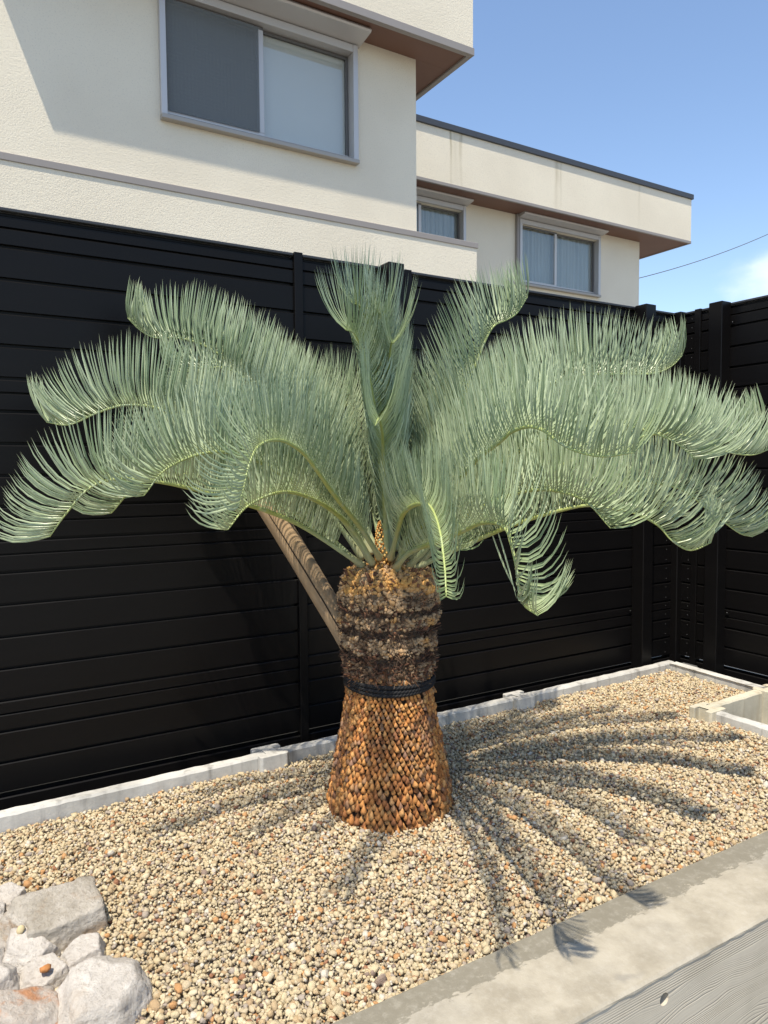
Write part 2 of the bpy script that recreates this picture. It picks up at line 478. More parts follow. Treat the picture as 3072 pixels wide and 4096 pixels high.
def m_fibre(name, stops):
    t = NT(name); t.base(t.ramp(t.attr('rnd'), stops)); t.rough(0.9); return t.m
M['wool'] = m_fibre('trunk_wool', [(0.0, (0.075, 0.042, 0.022)), (0.25, (0.20, 0.125, 0.068)), (0.5, (0.40, 0.28, 0.165)), (0.62, (0.42, 0.26, 0.125)), (0.8, (0.52, 0.29, 0.10)), (1.0, (0.58, 0.31, 0.085))])
M['fibre'] = m_fibre('trunk_fibre', [(0.0, (0.022, 0.013, 0.009)), (0.35, (0.07, 0.04, 0.024)), (0.6, (0.17, 0.105, 0.06)), (0.8, (0.24, 0.085, 0.03)), (1.0, (0.38, 0.30, 0.20))])
M['stub'] = m_fibre('trunk_stub', [(0.0, (0.028, 0.016, 0.011)), (0.5, (0.085, 0.037, 0.02)), (1.0, (0.20, 0.09, 0.045))])
M['cone'] = m_fibre('cone_scale', [(0.0, (0.30, 0.12, 0.03)), (0.6, (0.55, 0.28, 0.07)), (1.0, (0.60, 0.40, 0.14))])

def m_log():
    t = NT('peeled_log'); v = t.coord()
    g = t.noise(t.coord((38, 38, 1.6)), 1.0, 5, 0.6); k = t.noise(t.coord((7, 7, 3)), 1.2, 4)
    c = t.mixc(t.rng(g, 0.3, 0.7), (0.40, 0.27, 0.15), (0.50, 0.355, 0.21))
    c = t.mixc(t.math('MULTIPLY', t.rng(k, 0.5, 0.7), 0.65), c, (0.17, 0.125, 0.085))
    vo = t.new('ShaderNodeTexVoronoi'); t.set(vo, Scale=1.0); t.link(t.coord((9, 9, 4.5)), vo.inputs['Vector'])
    c = t.mixc(t.math('MULTIPLY', t.rng(vo.outputs['Distance'], 0.10, 0.03), 0.7), c, (0.10, 0.055, 0.028))
    t.base(c); t.rough(0.75); t.bump(g, 0.3, 0.004)
    return t.m
M['log'] = m_log()
M['crack'] = simple('log_crack', (0.03, 0.02, 0.012), 0.9)

# ------------------------------------------------------------------ the setting
def sheet(name, x0, x1, y0, y1, z, mat, n=1):
    bm = bmesh.new()
    bmesh.ops.create_grid(bm, x_segments=n, y_segments=n, size=0.5)
    for v in bm.verts:
        v.co = (x0 + (v.co.x + .5) * (x1 - x0), y0 + (v.co.y + .5) * (y1 - y0), z)
    return bm_obj(name, bm, mat)
tag(sheet('ground', -900, 900, -900, 900, -0.55, M['ground'], 8), 'bare earth ground around the planter and the house', 'ground', kind='structure')

# edge lines of the gravel bed
def kerb_front(x): return 2.615 + 0.021 * (x - 0.12)
def bed_h(x, y):
    return (0.014 * mnoise.noise(Vector((x * 1.3, y * 1.3, 0.3))) + 0.006 * mnoise.noise(Vector((x * 4.1, y * 4.1, 2.3)))
            + 0.012 * max(0.0, min(1.0, (x - 2.2) / 1.0)) - 0.006)
def in_bed(x, y, m=0.0):
    if y < 1.302 + m or y > kerb_front(x) - m or x < -1.2: return False
    if y < 2.055: return x < 2.955 - m
    if y < 2.12: return x < 2.90 - m
    return x < 3.455 + 0.05 * (y - 2.1) - m

# bed below the stones
bm = bmesh.new()
xs = np.linspace(-1.2, 3.5, 60); ys = np.linspace(1.29, 2.69, 24)
g = [[bm.verts.new((x, y, bed_h(x, y) - 0.012)) for y in ys] for x in xs]
for i in range(len(xs) - 1):
    for j in range(len(ys) - 1):
        if xs[i + 1] > 2.99 and ys[j] < 2.09: continue
        bm.faces.new((g[i][j], g[i + 1][j], g[i + 1][j + 1], g[i][j + 1]))
for v in [v for v in bm.verts if not v.link_faces]: bm.verts.remove(v)
tag(bm_obj('gravel_bed', bm, M['soil'], smooth=True), 'sandy base of the gravel bed under the pale stones', 'gravel bed', kind='structure')

# ------------------------------------------------------------------ gravel stones
def ico(sub):
    bm = bmesh.new(); bmesh.ops.create_icosphere(bm, subdivisions=sub, radius=1.0)
    bm.verts.ensure_lookup_table()
    V = np.array([v.co[:] for v in bm.verts]); Fc = np.array([[v.index for v in f.verts] for f in bm.faces]); bm.free()
    return V, Fc
ICO1, ICO2 = ico(1), ico(2)

def stones(name, centers, radii, kinds, base, mat, rnds, smooth=True, seed=1):
    BV, BF = base; r = np.random.RandomState(seed); n = len(centers)
    nb = len(BV)
    # a few lumpy variants
    var = []
    for k in range(24):
        P = r.normal(size=(11, 3)); P /= np.linalg.norm(P, axis=1)[:, None]
        d = r.uniform(0.62, 1.05, 11)
        dots = BV @ P.T
        rad = np.min(np.where(dots > 0.15, d[None] / np.maximum(dots, 0.15), 9), axis=1)
        rad = np.minimum(rad, 1.25) * r.uniform(0.86, 1.10, nb)
        var.append(BV * rad[:, None])
    var = np.array(var)
    V = var[r.randint(0, 24, n)]
    sc = np.stack([r.uniform(0.85, 1.35, n), r.uniform(0.8, 1.15, n), r.uniform(0.6, 0.95, n)], 1) * radii[:, None]
    V = V * sc[:, None, :]
    a, b, c = r.uniform(0, 6.283, n), r.normal(0, 0.5, n), r.normal(0, 0.5, n)
    ca, sa, cb, sb, cc, sC = np.cos(a), np.sin(a), np.cos(b), np.sin(b), np.cos(c), np.sin(c)
    Rx = np.zeros((n, 3, 3)); Ry = Rx.copy(); Rz = Rx.copy()
    Rz[:, 0, 0] = ca; Rz[:, 0, 1] = -sa; Rz[:, 1, 0] = sa; Rz[:, 1, 1] = ca; Rz[:, 2, 2] = 1
    Ry[:, 0, 0] = cb; Ry[:, 0, 2] = sb; Ry[:, 2, 0] = -sb; Ry[:, 2, 2] = cb; Ry[:, 1, 1] = 1
    Rx[:, 0, 0] = 1; Rx[:, 1, 1] = cc; Rx[:, 1, 2] = -sC; Rx[:, 2, 1] = sC; Rx[:, 2, 2] = cc
    R = Rx @ Ry @ Rz
    V = np.einsum('nij,nkj->nki', R, V) + centers[:, None, :]
    Fc = (BF[None] + (np.arange(n) * nb)[:, None, None]).reshape(-1, 3)
    return V.reshape(-1, 3), Fc, np.repeat(rnds, nb)

TX, TY = 1.293, 2.12
def build_gravel():
    near_c, near_r, far_c, far_r = [], [], [], []
    for layer, sp in ((0, 0.0094), (1, 0.0132)):
        for x in np.arange(-0.55, 3.56, sp):
            for y in np.arange(1.30, 2.72, sp):
                xx = x + rnd.uniform(-.5, .5) * sp; yy = y + rnd.uniform(-.5, .5) * sp
                if not in_bed(xx, yy, 0.004): continue
                if xx < 0.02 * yy - 0.12: continue                      # far outside the frame
                if (xx - TX) ** 2 + (yy - TY) ** 2 < 0.19 ** 2: continue
                q = min(2.3, max(0.60, rnd.lognormvariate(0, 0.33)))
                r_ = 0.0051 * q
                z = bed_h(xx, yy) + (rnd.uniform(-0.004, 0.005) if layer == 0 else rnd.uniform(-0.009, -0.004)) + (0.004 * (q - 1))
                d = math.hypot(xx, yy)
                if d < 1.66 and layer == 0: near_c.append((xx, yy, z)); near_r.append(r_)
                else: far_c.append((xx, yy, z)); far_r.append(r_)
    out = []
    for c, r_, base, sd in ((near_c, near_r, ICO2, 3), (far_c, far_r, ICO1, 4)):
        c = np.array(c); r_ = np.array(r_)
        out.append(stones('', c, r_, None, base, None, rs.uniform(0, 1, len(c)), seed=sd))
    n0 = len(out[0][0])
    V = np.vstack([out[0][0], out[1][0]]); Fc = np.vstack([out[0][1], out[1][1] + n0]); A = np.concatenate([out[0][2], out[1][2]])
    o = mesh_np('gravel', V, tris=Fc, mat=M['gravel'], smooth=True, attrs={'rnd': A})
    tag(o, 'cream and rust coloured gravel stones filling the planter', 'gravel', kind='stuff')
build_gravel()

# ------------------------------------------------------------------ front planter wall (board-marked concrete)
WT = 0.017
pw = empty('planter_wall', (1.2, 1.17, -0.55))
tag(pw, 'long grey concrete planter wall with wood-grain board-marked side', 'wall')
def child_box(name, x0, x1, y0, y1, z0, z1, mat, par, bevel=0.0, seg=1):
    o = box(name, x0, x1, y0, y1, z0, z1, mat, None, bevel, seg)
    o.parent = par; o.matrix_parent_inverse = Matrix.Translation(-Vector(par.location)); return o
# top slab, slightly worn arris
bm = bmesh.new()
nx = 240
prof = [(1.300, -0.10), (1.300, WT - 0.004), (1.296, WT), (1.17, WT + 0.002), (1.046, WT), (1.040, WT - 0.005), (1.0395, WT - 0.010), (1.06, WT - 0.010)]
rows = []
for i in range(nx + 1):
    x = -1.2 + 5.2 * i / nx
    row = []
    for k, (y, z) in enumerate(prof):
        jy = 0.0016 * mnoise.noise(Vector((x * 30, k * 3.1, 0))) if 0 < k < 7 else 0
        jz = 0.0014 * mnoise.noise(Vector((x * 22, k * 2.2, 5))) if 0 < k < 7 else 0
        row.append(bm.verts.new((x, y + jy, z + jz)))
    rows.append(row)
for i in range(nx):
    for k in range(len(prof) - 1):
        bm.faces.new((rows[i][k], rows[i + 1][k], rows[i + 1][k + 1], rows[i][k + 1]))
bmesh.ops.recalc_face_normals(bm, faces=bm.faces)
o = bm_obj('wall_top', bm, M['wall_top'], None, smooth=False); o.parent = pw; o.matrix_parent_inverse = Matrix.Translation(-Vector(pw.location))
# face with a recessed form-tie hole
hx, hz, hr = 1.355, -0.048, 0.0150
bm = bmesh.new()
def face_grid():
    N = 24
    ring = [bm.verts.new((hx + hr * math.cos(a), 1.0415, hz + hr * math.sin(a))) for a in [2 * math.pi * i / N for i in range(N)]]
    ring_in = [bm.verts.new((hx + hr * 0.92 * math.cos(a), 1.066, hz + hr * 0.92 * math.sin(a))) for a in [2 * math.pi * i / N for i in range(N)]]
    sq = []
    s_ = 0.03
    for i in range(N):
        a = 2 * math.pi * i / N; c_, s2 = math.cos(a), math.sin(a); m_ = max(abs(c_), abs(s2))
        sq.append(bm.verts.new((hx + s_ * c_ / m_, 1.0415, hz + s_ * s2 / m_)))
    for i in range(N):
        j = (i + 1) % N
        bm.faces.new((ring[i], ring[j], sq[j], sq[i])); bm.faces.new((ring[i], ring_in[i], ring_in[j], ring[j]))
    bm.faces.new(ring_in)
    def quad(x0, x1, z0, z1): bm.faces.new([bm.verts.new((x, 1.0415, z)) for x, z in ((x0, z0), (x1, z0), (x1, z1), (x0, z1))])
    quad(-1.2, hx - s_, -0.56, WT - 0.0095); quad(hx + s_, 4.0, -0.56, WT - 0.0095); quad(hx - s_, hx + s_, -0.56, hz - s_)
    quad(hx - s_, hx + s_, hz + s_, WT - 0.0095)
face_grid()
o = bm_obj('board_marked_face', bm, M['wall_face']); o.parent = pw; o.matrix_parent_inverse = Matrix.Translation(-Vector(pw.location))
child_box('wall_core', -1.19, 3.99, 1.075, 1.298, -0.56, -0.03, M['wall_top'], pw)

# ------------------------------------------------------------------ low concrete kerb: H-posts with panels between
KZ = 0.048
def kerb_panel(p0, p1, th, zb, mat, label, nm='concrete_edging'):
    d = (Vector(p1) - Vector(p0)); L = d.length; d.normalize()
    bm = bmesh.new(); n = max(8, int(L / 0.03)); rows = []
    for i in range(n + 1):
        s = L * i / n; row = []
        for (w, z) in ((0, zb), (0, KZ - 0.008), (0.006, KZ), (th - 0.006, KZ), (th, KZ - 0.008), (th, zb)):
            j = 0.0022 * mnoise.noise(Vector((s * 25 + p0[0], w * 40, z * 30))) if z > 0 else 0
            row.append(bm.verts.new((s, w + j, z + j)))
        rows.append(row)
    for i in range(n):
        for k in range(5): bm.faces.new((rows[i][k], rows[i + 1][k], rows[i + 1][k + 1], rows[i][k + 1]))
    bm.faces.new(rows[0][::-1]); bm.faces.new(rows[-1])
    o = bm_obj(nm, bm, mat)
    o.matrix_world = Matrix.Translation((p0[0], p0[1], 0)) @ Matrix.Rotation(math.atan2(d.y, d.x), 4, 'Z')
    return tag(o, label, 'edging', 'kerb panels around the gravel')
def kerb_post(cx_, cy_, rot, zb, mat, label, w=0.118, dp=0.115):
    # H in plan: flanges front and back, slots left and right for the panels
    h, e, s = w / 2, dp / 2, 0.027
    out = [(-h, -e + .008), (-h + .008, -e), (h - .008, -e), (h, -e + .008), (h, -s), (0.022, -s), (0.022, s), (h, s), (h, e - .008), (h - .008, e), (-h + .008, e), (-h, e - .008), (-h, s), (-0.022, s), (-0.022, -s), (-h, -s)]
    o = prism('concrete_post', out, zb, KZ + 0.006, mat, None, 0.0022)
    o.matrix_world = Matrix.Translation((cx_, cy_, 0)) @ Matrix.Rotation(rot, 4, 'Z')
    return tag(o, label, 'concrete post', 'kerb posts around the gravel')
kerb_post(1.065, 2.655, 0.02, -0.3, M['panel'], 'whitish H-shaped concrete kerb post to the left of the trunk')
kerb_post(2.365, 2.672, 0.02, -0.3, M['panel'], 'H-shaped concrete kerb post by the black fence, dappled by frond shade')
kerb_panel((-1.3, 2.590), (1.045, 2.632), 0.046, -0.3, M['panel'], 'low concrete kerb panel running left of the trunk along the fence')
kerb_panel((1.09, 2.634), (2.345, 2.648), 0.046, -0.3, M['panel'], 'low concrete kerb panel behind the trunk between two kerb posts')
kerb_panel((2.39, 2.650), (3.53, 2.676), 0.046, -0.3, M['panel'], 'low sunlit concrete kerb panel ending at the fence corner')
kerb_panel((3.455, 2.128), (3.487, 2.674), -0.046, -0.56, M['panel'], 'short concrete kerb panel alongside the right-hand fence')
kerb_post(3.475, 2.075, math.pi / 2, -0.56, M['panel_warm'], 'yellowed tall concrete post where the kerb turns beside the right fence', 0.13, 0.13)
kerb_panel((3.005, 2.070), (3.45, 2.085), 0.046, -0.56, M['panel_warm'], 'deep concrete panel stepping in between two kerb posts')
kerb_post(2.965, 2.070, 0.03, -0.56, M['panel_warm'], 'pale concrete post standing at the inner corner of the kerb step')
kerb_panel((2.945, 2.05), (2.945, 1.305), 0.046, -0.56, M['panel'], 'concrete panel running from the step post to the planter wall')

# ------------------------------------------------------------------ black slatted fences
YF, XF = 2.84, 3.742
FS = 1.0143
def zf(z): return 1.15 + (z - 1.15) * FS
tops = [0.039, .148, .2565, .3635, .474, .584, .695, .805, .914, 1.030, 1.135, 1.243, 1.352, 1.463, 1.573, 1.683, 1.794, 1.903, 2.008]
subs = {3: .3185, 8: .869, 9: .981, 13: 1.417, 18: 1.9665}
rowsz = [(-0.10, zf(0.039) - 0.010)]
for i in range(1, len(tops)):
    lo = zf(tops[i - 1]) + 0.0115; hi = zf(tops[i])
    if i in subs:
        s_ = zf(subs[i]); rowsz += [(lo, s_), (s_ + 0.006, hi)]
    else: rowsz.append((lo, hi))

def board_mesh(L, h):
    bm = bmesh.new()
    # shiplap board: chamfered top edge, recessed tongue behind
    prof = [(0.0, 0.0), (0.0, h - 0.0035), (0.0035, h), (0.016, h), (0.016, h + 0.013), (0.026, h + 0.013), (0.026, 0.0)]
    a = [bm.verts.new((0, y, z)) for y, z in prof]; b = [bm.verts.new((L, y, z)) for y, z in prof]
    n = len(prof)
    for i in range(n): bm.faces.new((a[i], a[(i + 1) % n], b[(i + 1) % n], b[i]))
    bm.faces.new(a); bm.faces.new(b[::-1])
    bmesh.ops.recalc_face_normals(bm, faces=bm.faces)
    me = bpy.data.meshes.new('board'); bm.to_mesh(me); bm.free(); me.materials.append(M['fence'])
    return me

def fence(name, loc, rot, bays, thin, thick, length, label, cap_x, screws):
    root = empty(name, loc); root.rotation_euler = (0, 0, rot); tag(root, label, 'fence', 'black slatted boundary fences')
    cache = {}
    for (x0, x1) in bays:
        for (z0, z1) in rowsz:
            key = (round(x1 - x0, 4), round(z1 - z0, 4))
            if key not in cache: cache[key] = board_mesh(x1 - x0, z1 - z0)
            o = bpy.data.objects.new('board', cache[key]); link(o, root)
            o.location = (x0, rnd.uniform(0, 0.0012), z0)
    top = zf(2.008)
    for (x0, x1) in cap_x:
        box('top_cap', x0, x1, -0.006, 0.040, top + 0.0145, top + 0.026, M['cap'], root, 0.002)
    for x in thin:
        box('joint_post', x - 0.019, x + 0.019, -0.012, 0.034, -0.55, top + 0.030, M['fence'], root, 0.002)
    for x in thick:
        box('post', x - 0.041, x + 0.041, -0.082, -0.003, -0.55, top + 0.030, M['fence'], root, 0.003)
    for x in thick:      # fixing brackets
        for zz in (.335, .95, 1.94):
            for sx in (-1, 1):
                b = box('bracket', x + sx * 0.053 - 0.008, x + sx * 0.053 + 0.008, -0.005, 0.0005, zz - 0.012, zz + 0.012, M['fence'], root)
                me, Fc = ico(1); mesh_np('bolt', me * 0.003 + np.array([x + sx * 0.053, -0.006, zz]), tris=Fc, mat=M['screw'], parent=b)
    if screws:
        VV, FF, n = [], [], 0
        iv, fc = ico(1)
        for (sx, zlist) in screws:
            for zz in zlist:
                VV.append(iv * 0.0021 + np.array([sx, -0.0005, zz])); FF.append(fc + n); n += len(iv)
        tag(mesh_np('screws', np.vstack(VV), tris=np.vstack(FF), mat=M['screw'], parent=root), kind='stuff')
    return root
M['cap'] = simple('fence_cap_dark_grey', (0.030, 0.032, 0.036), 0.45, spec=0.4)
zl = []
for (z0, z1) in rowsz[1:]:
    if z1 - z0 > 0.07: zl += [z0 + 0.018, z1 - 0.022]
    else: zl += [(z0 + z1) / 2]
fence('back_fence', (0, YF, 0), 0.0, [(-1.6, 1.301 - .016), (1.301 + .016, 1.842 - .016), (1.842 + .016, 3.700)], [1.301, 1.842], [1.735, 3.395], 5.0,
      'tall black slatted aluminium fence behind the cycad, facing the house', [(-1.6, 1.279), (1.323, 1.82), (1.864, 3.70)], [(3.655, zl)])
fence('side_fence', (XF, 2.80, 0), -math.pi / 2, [(-0.0005, 0.068), (0.108, 2.6)], [0.088], [0.25], 3.0,
      'tall black slatted aluminium fence on the right, meeting the back fence', [(0.0, 0.066), (0.11, 2.6)], [(0.045, zl)])
bm = bmesh.new(); bm_box(bm, 3.7005, 3.790, 2.7995, 2.900, -0.55, zf(2.008) + 0.03, 0.004)
tag(bm_obj('corner_post', bm, M['fence']), 'slim black corner post where the two black fences meet', 'post')
tag(box('concrete_footing', 3.60, 3.72, 2.66, 2.76, -0.55, 0.0, M['footing'], None, 0.006), 'dark concrete footing block at the foot of the right fence', 'footing')

# ------------------------------------------------------------------ house
house = empty('house', (4.0, 10.0, -0.55))
tag(house, 'cream stucco flat-roofed house with wide eaves behind the black fence', 'house')
HI = Matrix.Translation(-Vector(house.location))
def hp(o):
    o.parent = house
    o.matrix_parent_inverse = HI
    return o
def hbox(name, x0, x1, y0, y1, z0, z1, mat, bevel=0.0, label=None):
    o = box(name, x0, x1, y0, y1, z0, z1, mat, None, bevel)
    hp(o)
    if label: o['label'] = label
    return o
YH, YW = 7.0, 10.0
# main upper storey wall with a window opening left out
wx0, wx1, wz0, wz1 = 1.853, 3.905, 4.385, 5.70
def wall_with_opening(name, x0, x1, yf, yb, z0, z1, openings, mat):
    bm = bmesh.new()
    xs_ = sorted({x0, x1, *[a for o in openings for a in o[:2]]}); zs_ = sorted({z0, z1, *[a for o in openings for a in o[2:]]})
    def hole(i, j):
        cx_, cz_ = (xs_[i] + xs_[i + 1]) / 2, (zs_[j] + zs_[j + 1]) / 2
        return any(o[0] < cx_ < o[1] and o[2] < cz_ < o[3] for o in openings)
    V = {}
    def vv(x, y, z):
        k = (round(x, 4), round(y, 4), round(z, 4))
        if k not in V: V[k] = bm.verts.new((x, y, z))
        return V[k]
    NI, NJ = len(xs_) - 1, len(zs_) - 1
    for i in range(NI):
        for j in range(NJ):
            if hole(i, j): continue
            a, b, c, d = xs_[i], xs_[i + 1], zs_[j], zs_[j + 1]
            bm.faces.new((vv(a, yf, c), vv(b, yf, c), vv(b, yf, d), vv(a, yf, d)))
            bm.faces.new((vv(a, yb, c), vv(a, yb, d), vv(b, yb, d), vv(b, yb, c)))
            for (ii, jj, e) in ((i - 1, j, 'l'), (i + 1, j, 'r'), (i, j - 1, 'd'), (i, j + 1, 'u')):
                if 0 <= ii < NI and 0 <= jj < NJ and not hole(ii, jj): continue
                if e == 'l': q = ((a, yf, c), (a, yf, d), (a, yb, d), (a, yb, c))
                if e == 'r': q = ((b, yf, c), (b, yb, c), (b, yb, d), (b, yf, d))
                if e == 'd': q = ((a, yf, c), (a, yb, c), (b, yb, c), (b, yf, c))
                if e == 'u': q = ((a, yf, d), (b, yf, d), (b, yb, d), (a, yb, d))
                bm.faces.new([vv(*p_) for p_ in q])
    return hp(bm_obj(name, bm, mat))
wall_with_opening('wall', -5.0, 4.672, YH, YH + 0.2, 3.80, 6.9, [(wx0 + .02, wx1 - .02, wz0 + .02, wz1 - .12)], M['stucco'])
hbox('wall', 4.47, 4.67, YH + 0.2, 13.0, 3.80, 5.672, M['stucco'])
hbox('lower_wall', -5.0, 5.500, YH - 0.03, 9.99, -0.55, 3.737, M['stucco'])
hbox('coping', -5.0, 5.515, YH - 0.042, 9.98, 3.737, 3.800, M['trim_grey'], 0.004)
# deep eave box of the main roof
EX0, EX1, EY = 0.37, 5.15, 6.59
hbox('eave_wall', EX0, EX1, EY, 13.0, 5.735, 6.95, M['stucco'])
hbox('eave_wall', EX1 - 0.002 - 0.4, EX1 - 0.002, YH + 0.3, 13.0, 5.73, 5.734, M['soffit'])
hbox('soffit', EX0 + 0.05, EX1 - 0.05, EY + 0.05, YH - 0.002, 5.676, 5.70, M['soffit'], label='red-brown soffit board under the eave')
hbox('soffit', 4.675, EX1 - 0.05, YH + 0.0, 12.9, 5.676, 5.70, M['soffit'], label='red-brown soffit board under the eave')
for (a, b, c, d) in ((EX0 - .012, EX1 + .012, EY - .012, EY + .05), (EX1 - .05, EX1 + .012, EY + .051, 12.9), (EX0 - .012, EX0 + .05, EY + .051, YH - .002)):
    hbox('eave_trim', a, b, c, d, 5.655, 5.734, M['trim_grey'], 0.003)

def window(x0, x1, z0, z1, yw, mull, hood, left_kind, right_kind, name_label, depth=0.16, hood_d=0.27):
    """sliding window: projecting casing, two sashes, glass, hood above, sill below; everything behind is a shallow room"""
    w = hbox('window', x0 - .004, x0 + 0.052, yw - 0.055, yw + 0.12, z0 + .03, z1, M['alu'], 0.003)      # left jamb carries the rest
    w['label'] = name_label
    def part(nm, a, b, c, d, e, f, m, bv=0.0): 
        o = box(nm, a, b, c, d, e, f, m, None, bv); o.parent = w; return o
    part('jamb', x1 - 0.052, x1 + .004, yw - 0.055, yw + 0.12, z0 + .03, z1, M['alu'], 0.003)
    part('head', x0 + 0.0525, x1 - 0.0525, yw - 0.05, yw + 0.12, z1 - 0.075, z1, M['alu'], 0.003)
    part('sill', x0 - .004, x1 + .004, yw - 0.075, yw + 0.12, z0 - 0.012, z0 + .0295, M['trim_sill'], 0.004)
    part('track', x0 + 0.053, x1 - 0.053, yw - 0.03, yw + 0.12, z0 + 0.030, z0 + 0.052, M['alu_dark'])
    xm = mull
    # left sash (outer track), right sash (inner track)
    for (a, b, yy, kind, inner) in ((x0 + 0.054, xm + 0.03, yw + 0.02, left_kind, False), (xm - 0.02, x1 - 0.054, yw + 0.062, right_kind, True)):
        zb, zt = z0 + 0.054, z1 - 0.078
        st = 0.026 if not inner else 0.045
        part('sash', a, b, yy, yy + 0.03, zb, zb + 0.05, M['alu'], 0.002)
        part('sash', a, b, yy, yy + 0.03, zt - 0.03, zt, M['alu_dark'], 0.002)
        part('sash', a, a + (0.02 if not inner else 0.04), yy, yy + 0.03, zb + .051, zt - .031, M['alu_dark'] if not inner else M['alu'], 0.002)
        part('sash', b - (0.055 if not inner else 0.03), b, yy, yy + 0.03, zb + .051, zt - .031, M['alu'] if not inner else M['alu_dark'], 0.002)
        part('pane', a + .02, b - .03, yy + 0.013, yy + 0.017, zb + .05, zt - .03, M['glass'])
        if kind == 'screen':
            part('insect_screen', a + .01, b - .055, yw + 0.004, yw + 0.0055, zb + .045, zt - .02, M['screen'])
            part('blind', a + .02, b, yw + 0.125, yw + 0.129, zb, zt, M['blind'])
        elif kind == 'blind':
            part('blind', a, b, yw + 0.100, yw + 0.104, zb - .05, zt + .05, M['blind'])
        elif kind == 'curtain':
            n = 90; P = np.linspace(a, b, n); V = []; Q = []
            for i, xx in enumerate(P):
                yy2 = yw + 0.135 + 0.020 * math.sin(xx * 52 + 1.3 * math.sin(xx * 9)) + 0.008 * math.sin(xx * 121)
                V += [(xx, yy2, zb - .05), (xx, yy2, zt + .05)]
                if i: Q.append((2 * i - 2, 2 * i, 2 * i + 1, 2 * i - 1))
            o = mesh_np('curtain', V, quads=Q, mat=M['curtain'], smooth=True); o.parent = w
    lk = part('latch', xm - 0.008, xm + 0.012, yw + 0.05, yw + 0.061, (z0 + z1) / 2 - 0.06, (z0 + z1) / 2 - 0.01, M['alu'], 0.002)
    part('room_back', x0 - .3, x1 + .3, yw + 0.9, yw + 0.92, z0 - .3, z1 + .3, M['room'])
    if hood:
        bm = bmesh.new()
        a, b, zt = x0 - 0.03, x1 + 0.04, z1 + 0.0
        pr = [(0.0, zt + .002), (0.0, zt + .10), (-hood_d, zt + .08), (-hood_d - .012, zt + .058), (-hood_d, zt + .04)]
        va = [bm.verts.new((a, yw + y, z)) for y, z in pr]; vb = [bm.verts.new((b, yw + y, z)) for y, z in pr]
        for i in range(5): bm.faces.new((va[i], va[(i + 1) % 5], vb[(i + 1) % 5], vb[i]))
        bm.faces.new(va); bm.faces.new(vb[::-1])
        o = bm_obj('hood', bm, M['alu']); o.parent = w
    return w
M['trim_sill'] = simple('sill_warm_grey', (0.36, 0.33, 0.29), 0.45, 0.2)
window(wx0, wx1, wz0, 5.585, YH, 2.85, True, 'screen', 'blind', 'wide sliding window with a dark insect screen on its left sash')
# wing set back to the right
WC = 11.935
wall_with_opening('wall', 4.9, WC, YW, YW + 0.2, -0.55, 5.572, [(6.0, 7.60, 4.42, 5.42), (8.83, 10.77, 4.40, 5.42)], M['stucco'])
hbox('wall', WC - .2, WC - .001, YW + 0.2, 15.0, -0.55, 5.572, M['stucco'])
WX, WY = 12.88, 9.54
hbox('eave_wall', 4.675, WX, WY, 15.5, 5.612, 6.415, M['stucco_wing'], label='streaked cream eave fascia of the wing')
hbox('soffit', 4.675, WX - 0.03, WY + 0.03, 15.4, 5.574, 5.598, M['soffit'])
hbox('eave_trim', 4.675, WX + .008, WY - .008, WY + .03, 5.562, 5.611, M['trim_grey'], 0.003)
hbox('eave_trim', WX - .03, WX + .008, WY + .031, 15.4, 5.562, 5.611, M['trim_grey'], 0.003)
hbox('roof_edge', 4.675, WX + .03, WY - .035, 15.6, 6.416, 6.508, M['roof_cap'], 0.004)
window(6.02, 7.625, 4.40, 5.50, YW, 6.75, True, 'curtain', 'curtain', 'narrow dark wing window beside the main wall corner', hood_d=0.2)
window(8.81, 10.80, 4.375, 5.50, YW, 9.72, True, 'curtain', 'curtain', 'wing window with pale pleated curtains', hood_d=0.2)
hbox('downpipe', 8.735, 8.795, YW - 0.06, YW - 0.002, -0.5, 5.573, M['trim_grey'], 0.01)

# overhead cable from the wing to a pole out of view
P = []
a, b = Vector((11.94, 12.6, 5.05)), Vector((26.0, 13.3, 10.2))
for i in range(41):
    s = i / 40; p_ = a.lerp(b, s); p_.z -= 1.15 * 4 * s * (1 - s) * 0.42; P.append(p_[:])
V, Q, T = tube_arrays(P, 0.011, 6)
tag(mesh_np('overhead_cable', V, quads=Q, tris=T, mat=M['wire'], smooth=True), 'thin grey overhead cable sagging across the sky from the house', 'cable')

# ------------------------------------------------------------------ cycad
cyc = empty('cycad', (TX, TY, -0.02))
tag(cyc, 'large blue-green cycad with thick scaly trunk and arching feathery fronds', 'cycad')
CI = Matrix.Translation((-TX, -TY, 0.02))
def cp(o, par=None):
    o.parent = par or cyc
    if par is None: o.matrix_parent_inverse = CI
    return o
PROF = [(-0.03, .203), (0.0, .201), (.05, .197), (.1, .189), (.2, .175), (.3, .156), (.36, .147), (.42, .141), (.46, .142), (.52, .149), (.60, .156), (.70, .163), (.755, .160), (.785, .150), (.815, .128)]
def tr(z): return float(np.interp(z, [p_[0] for p_ in PROF], [p_[1] for p_ in PROF]))
def lean(z): return (0.004 * math.sin(z * 5), 0.0)
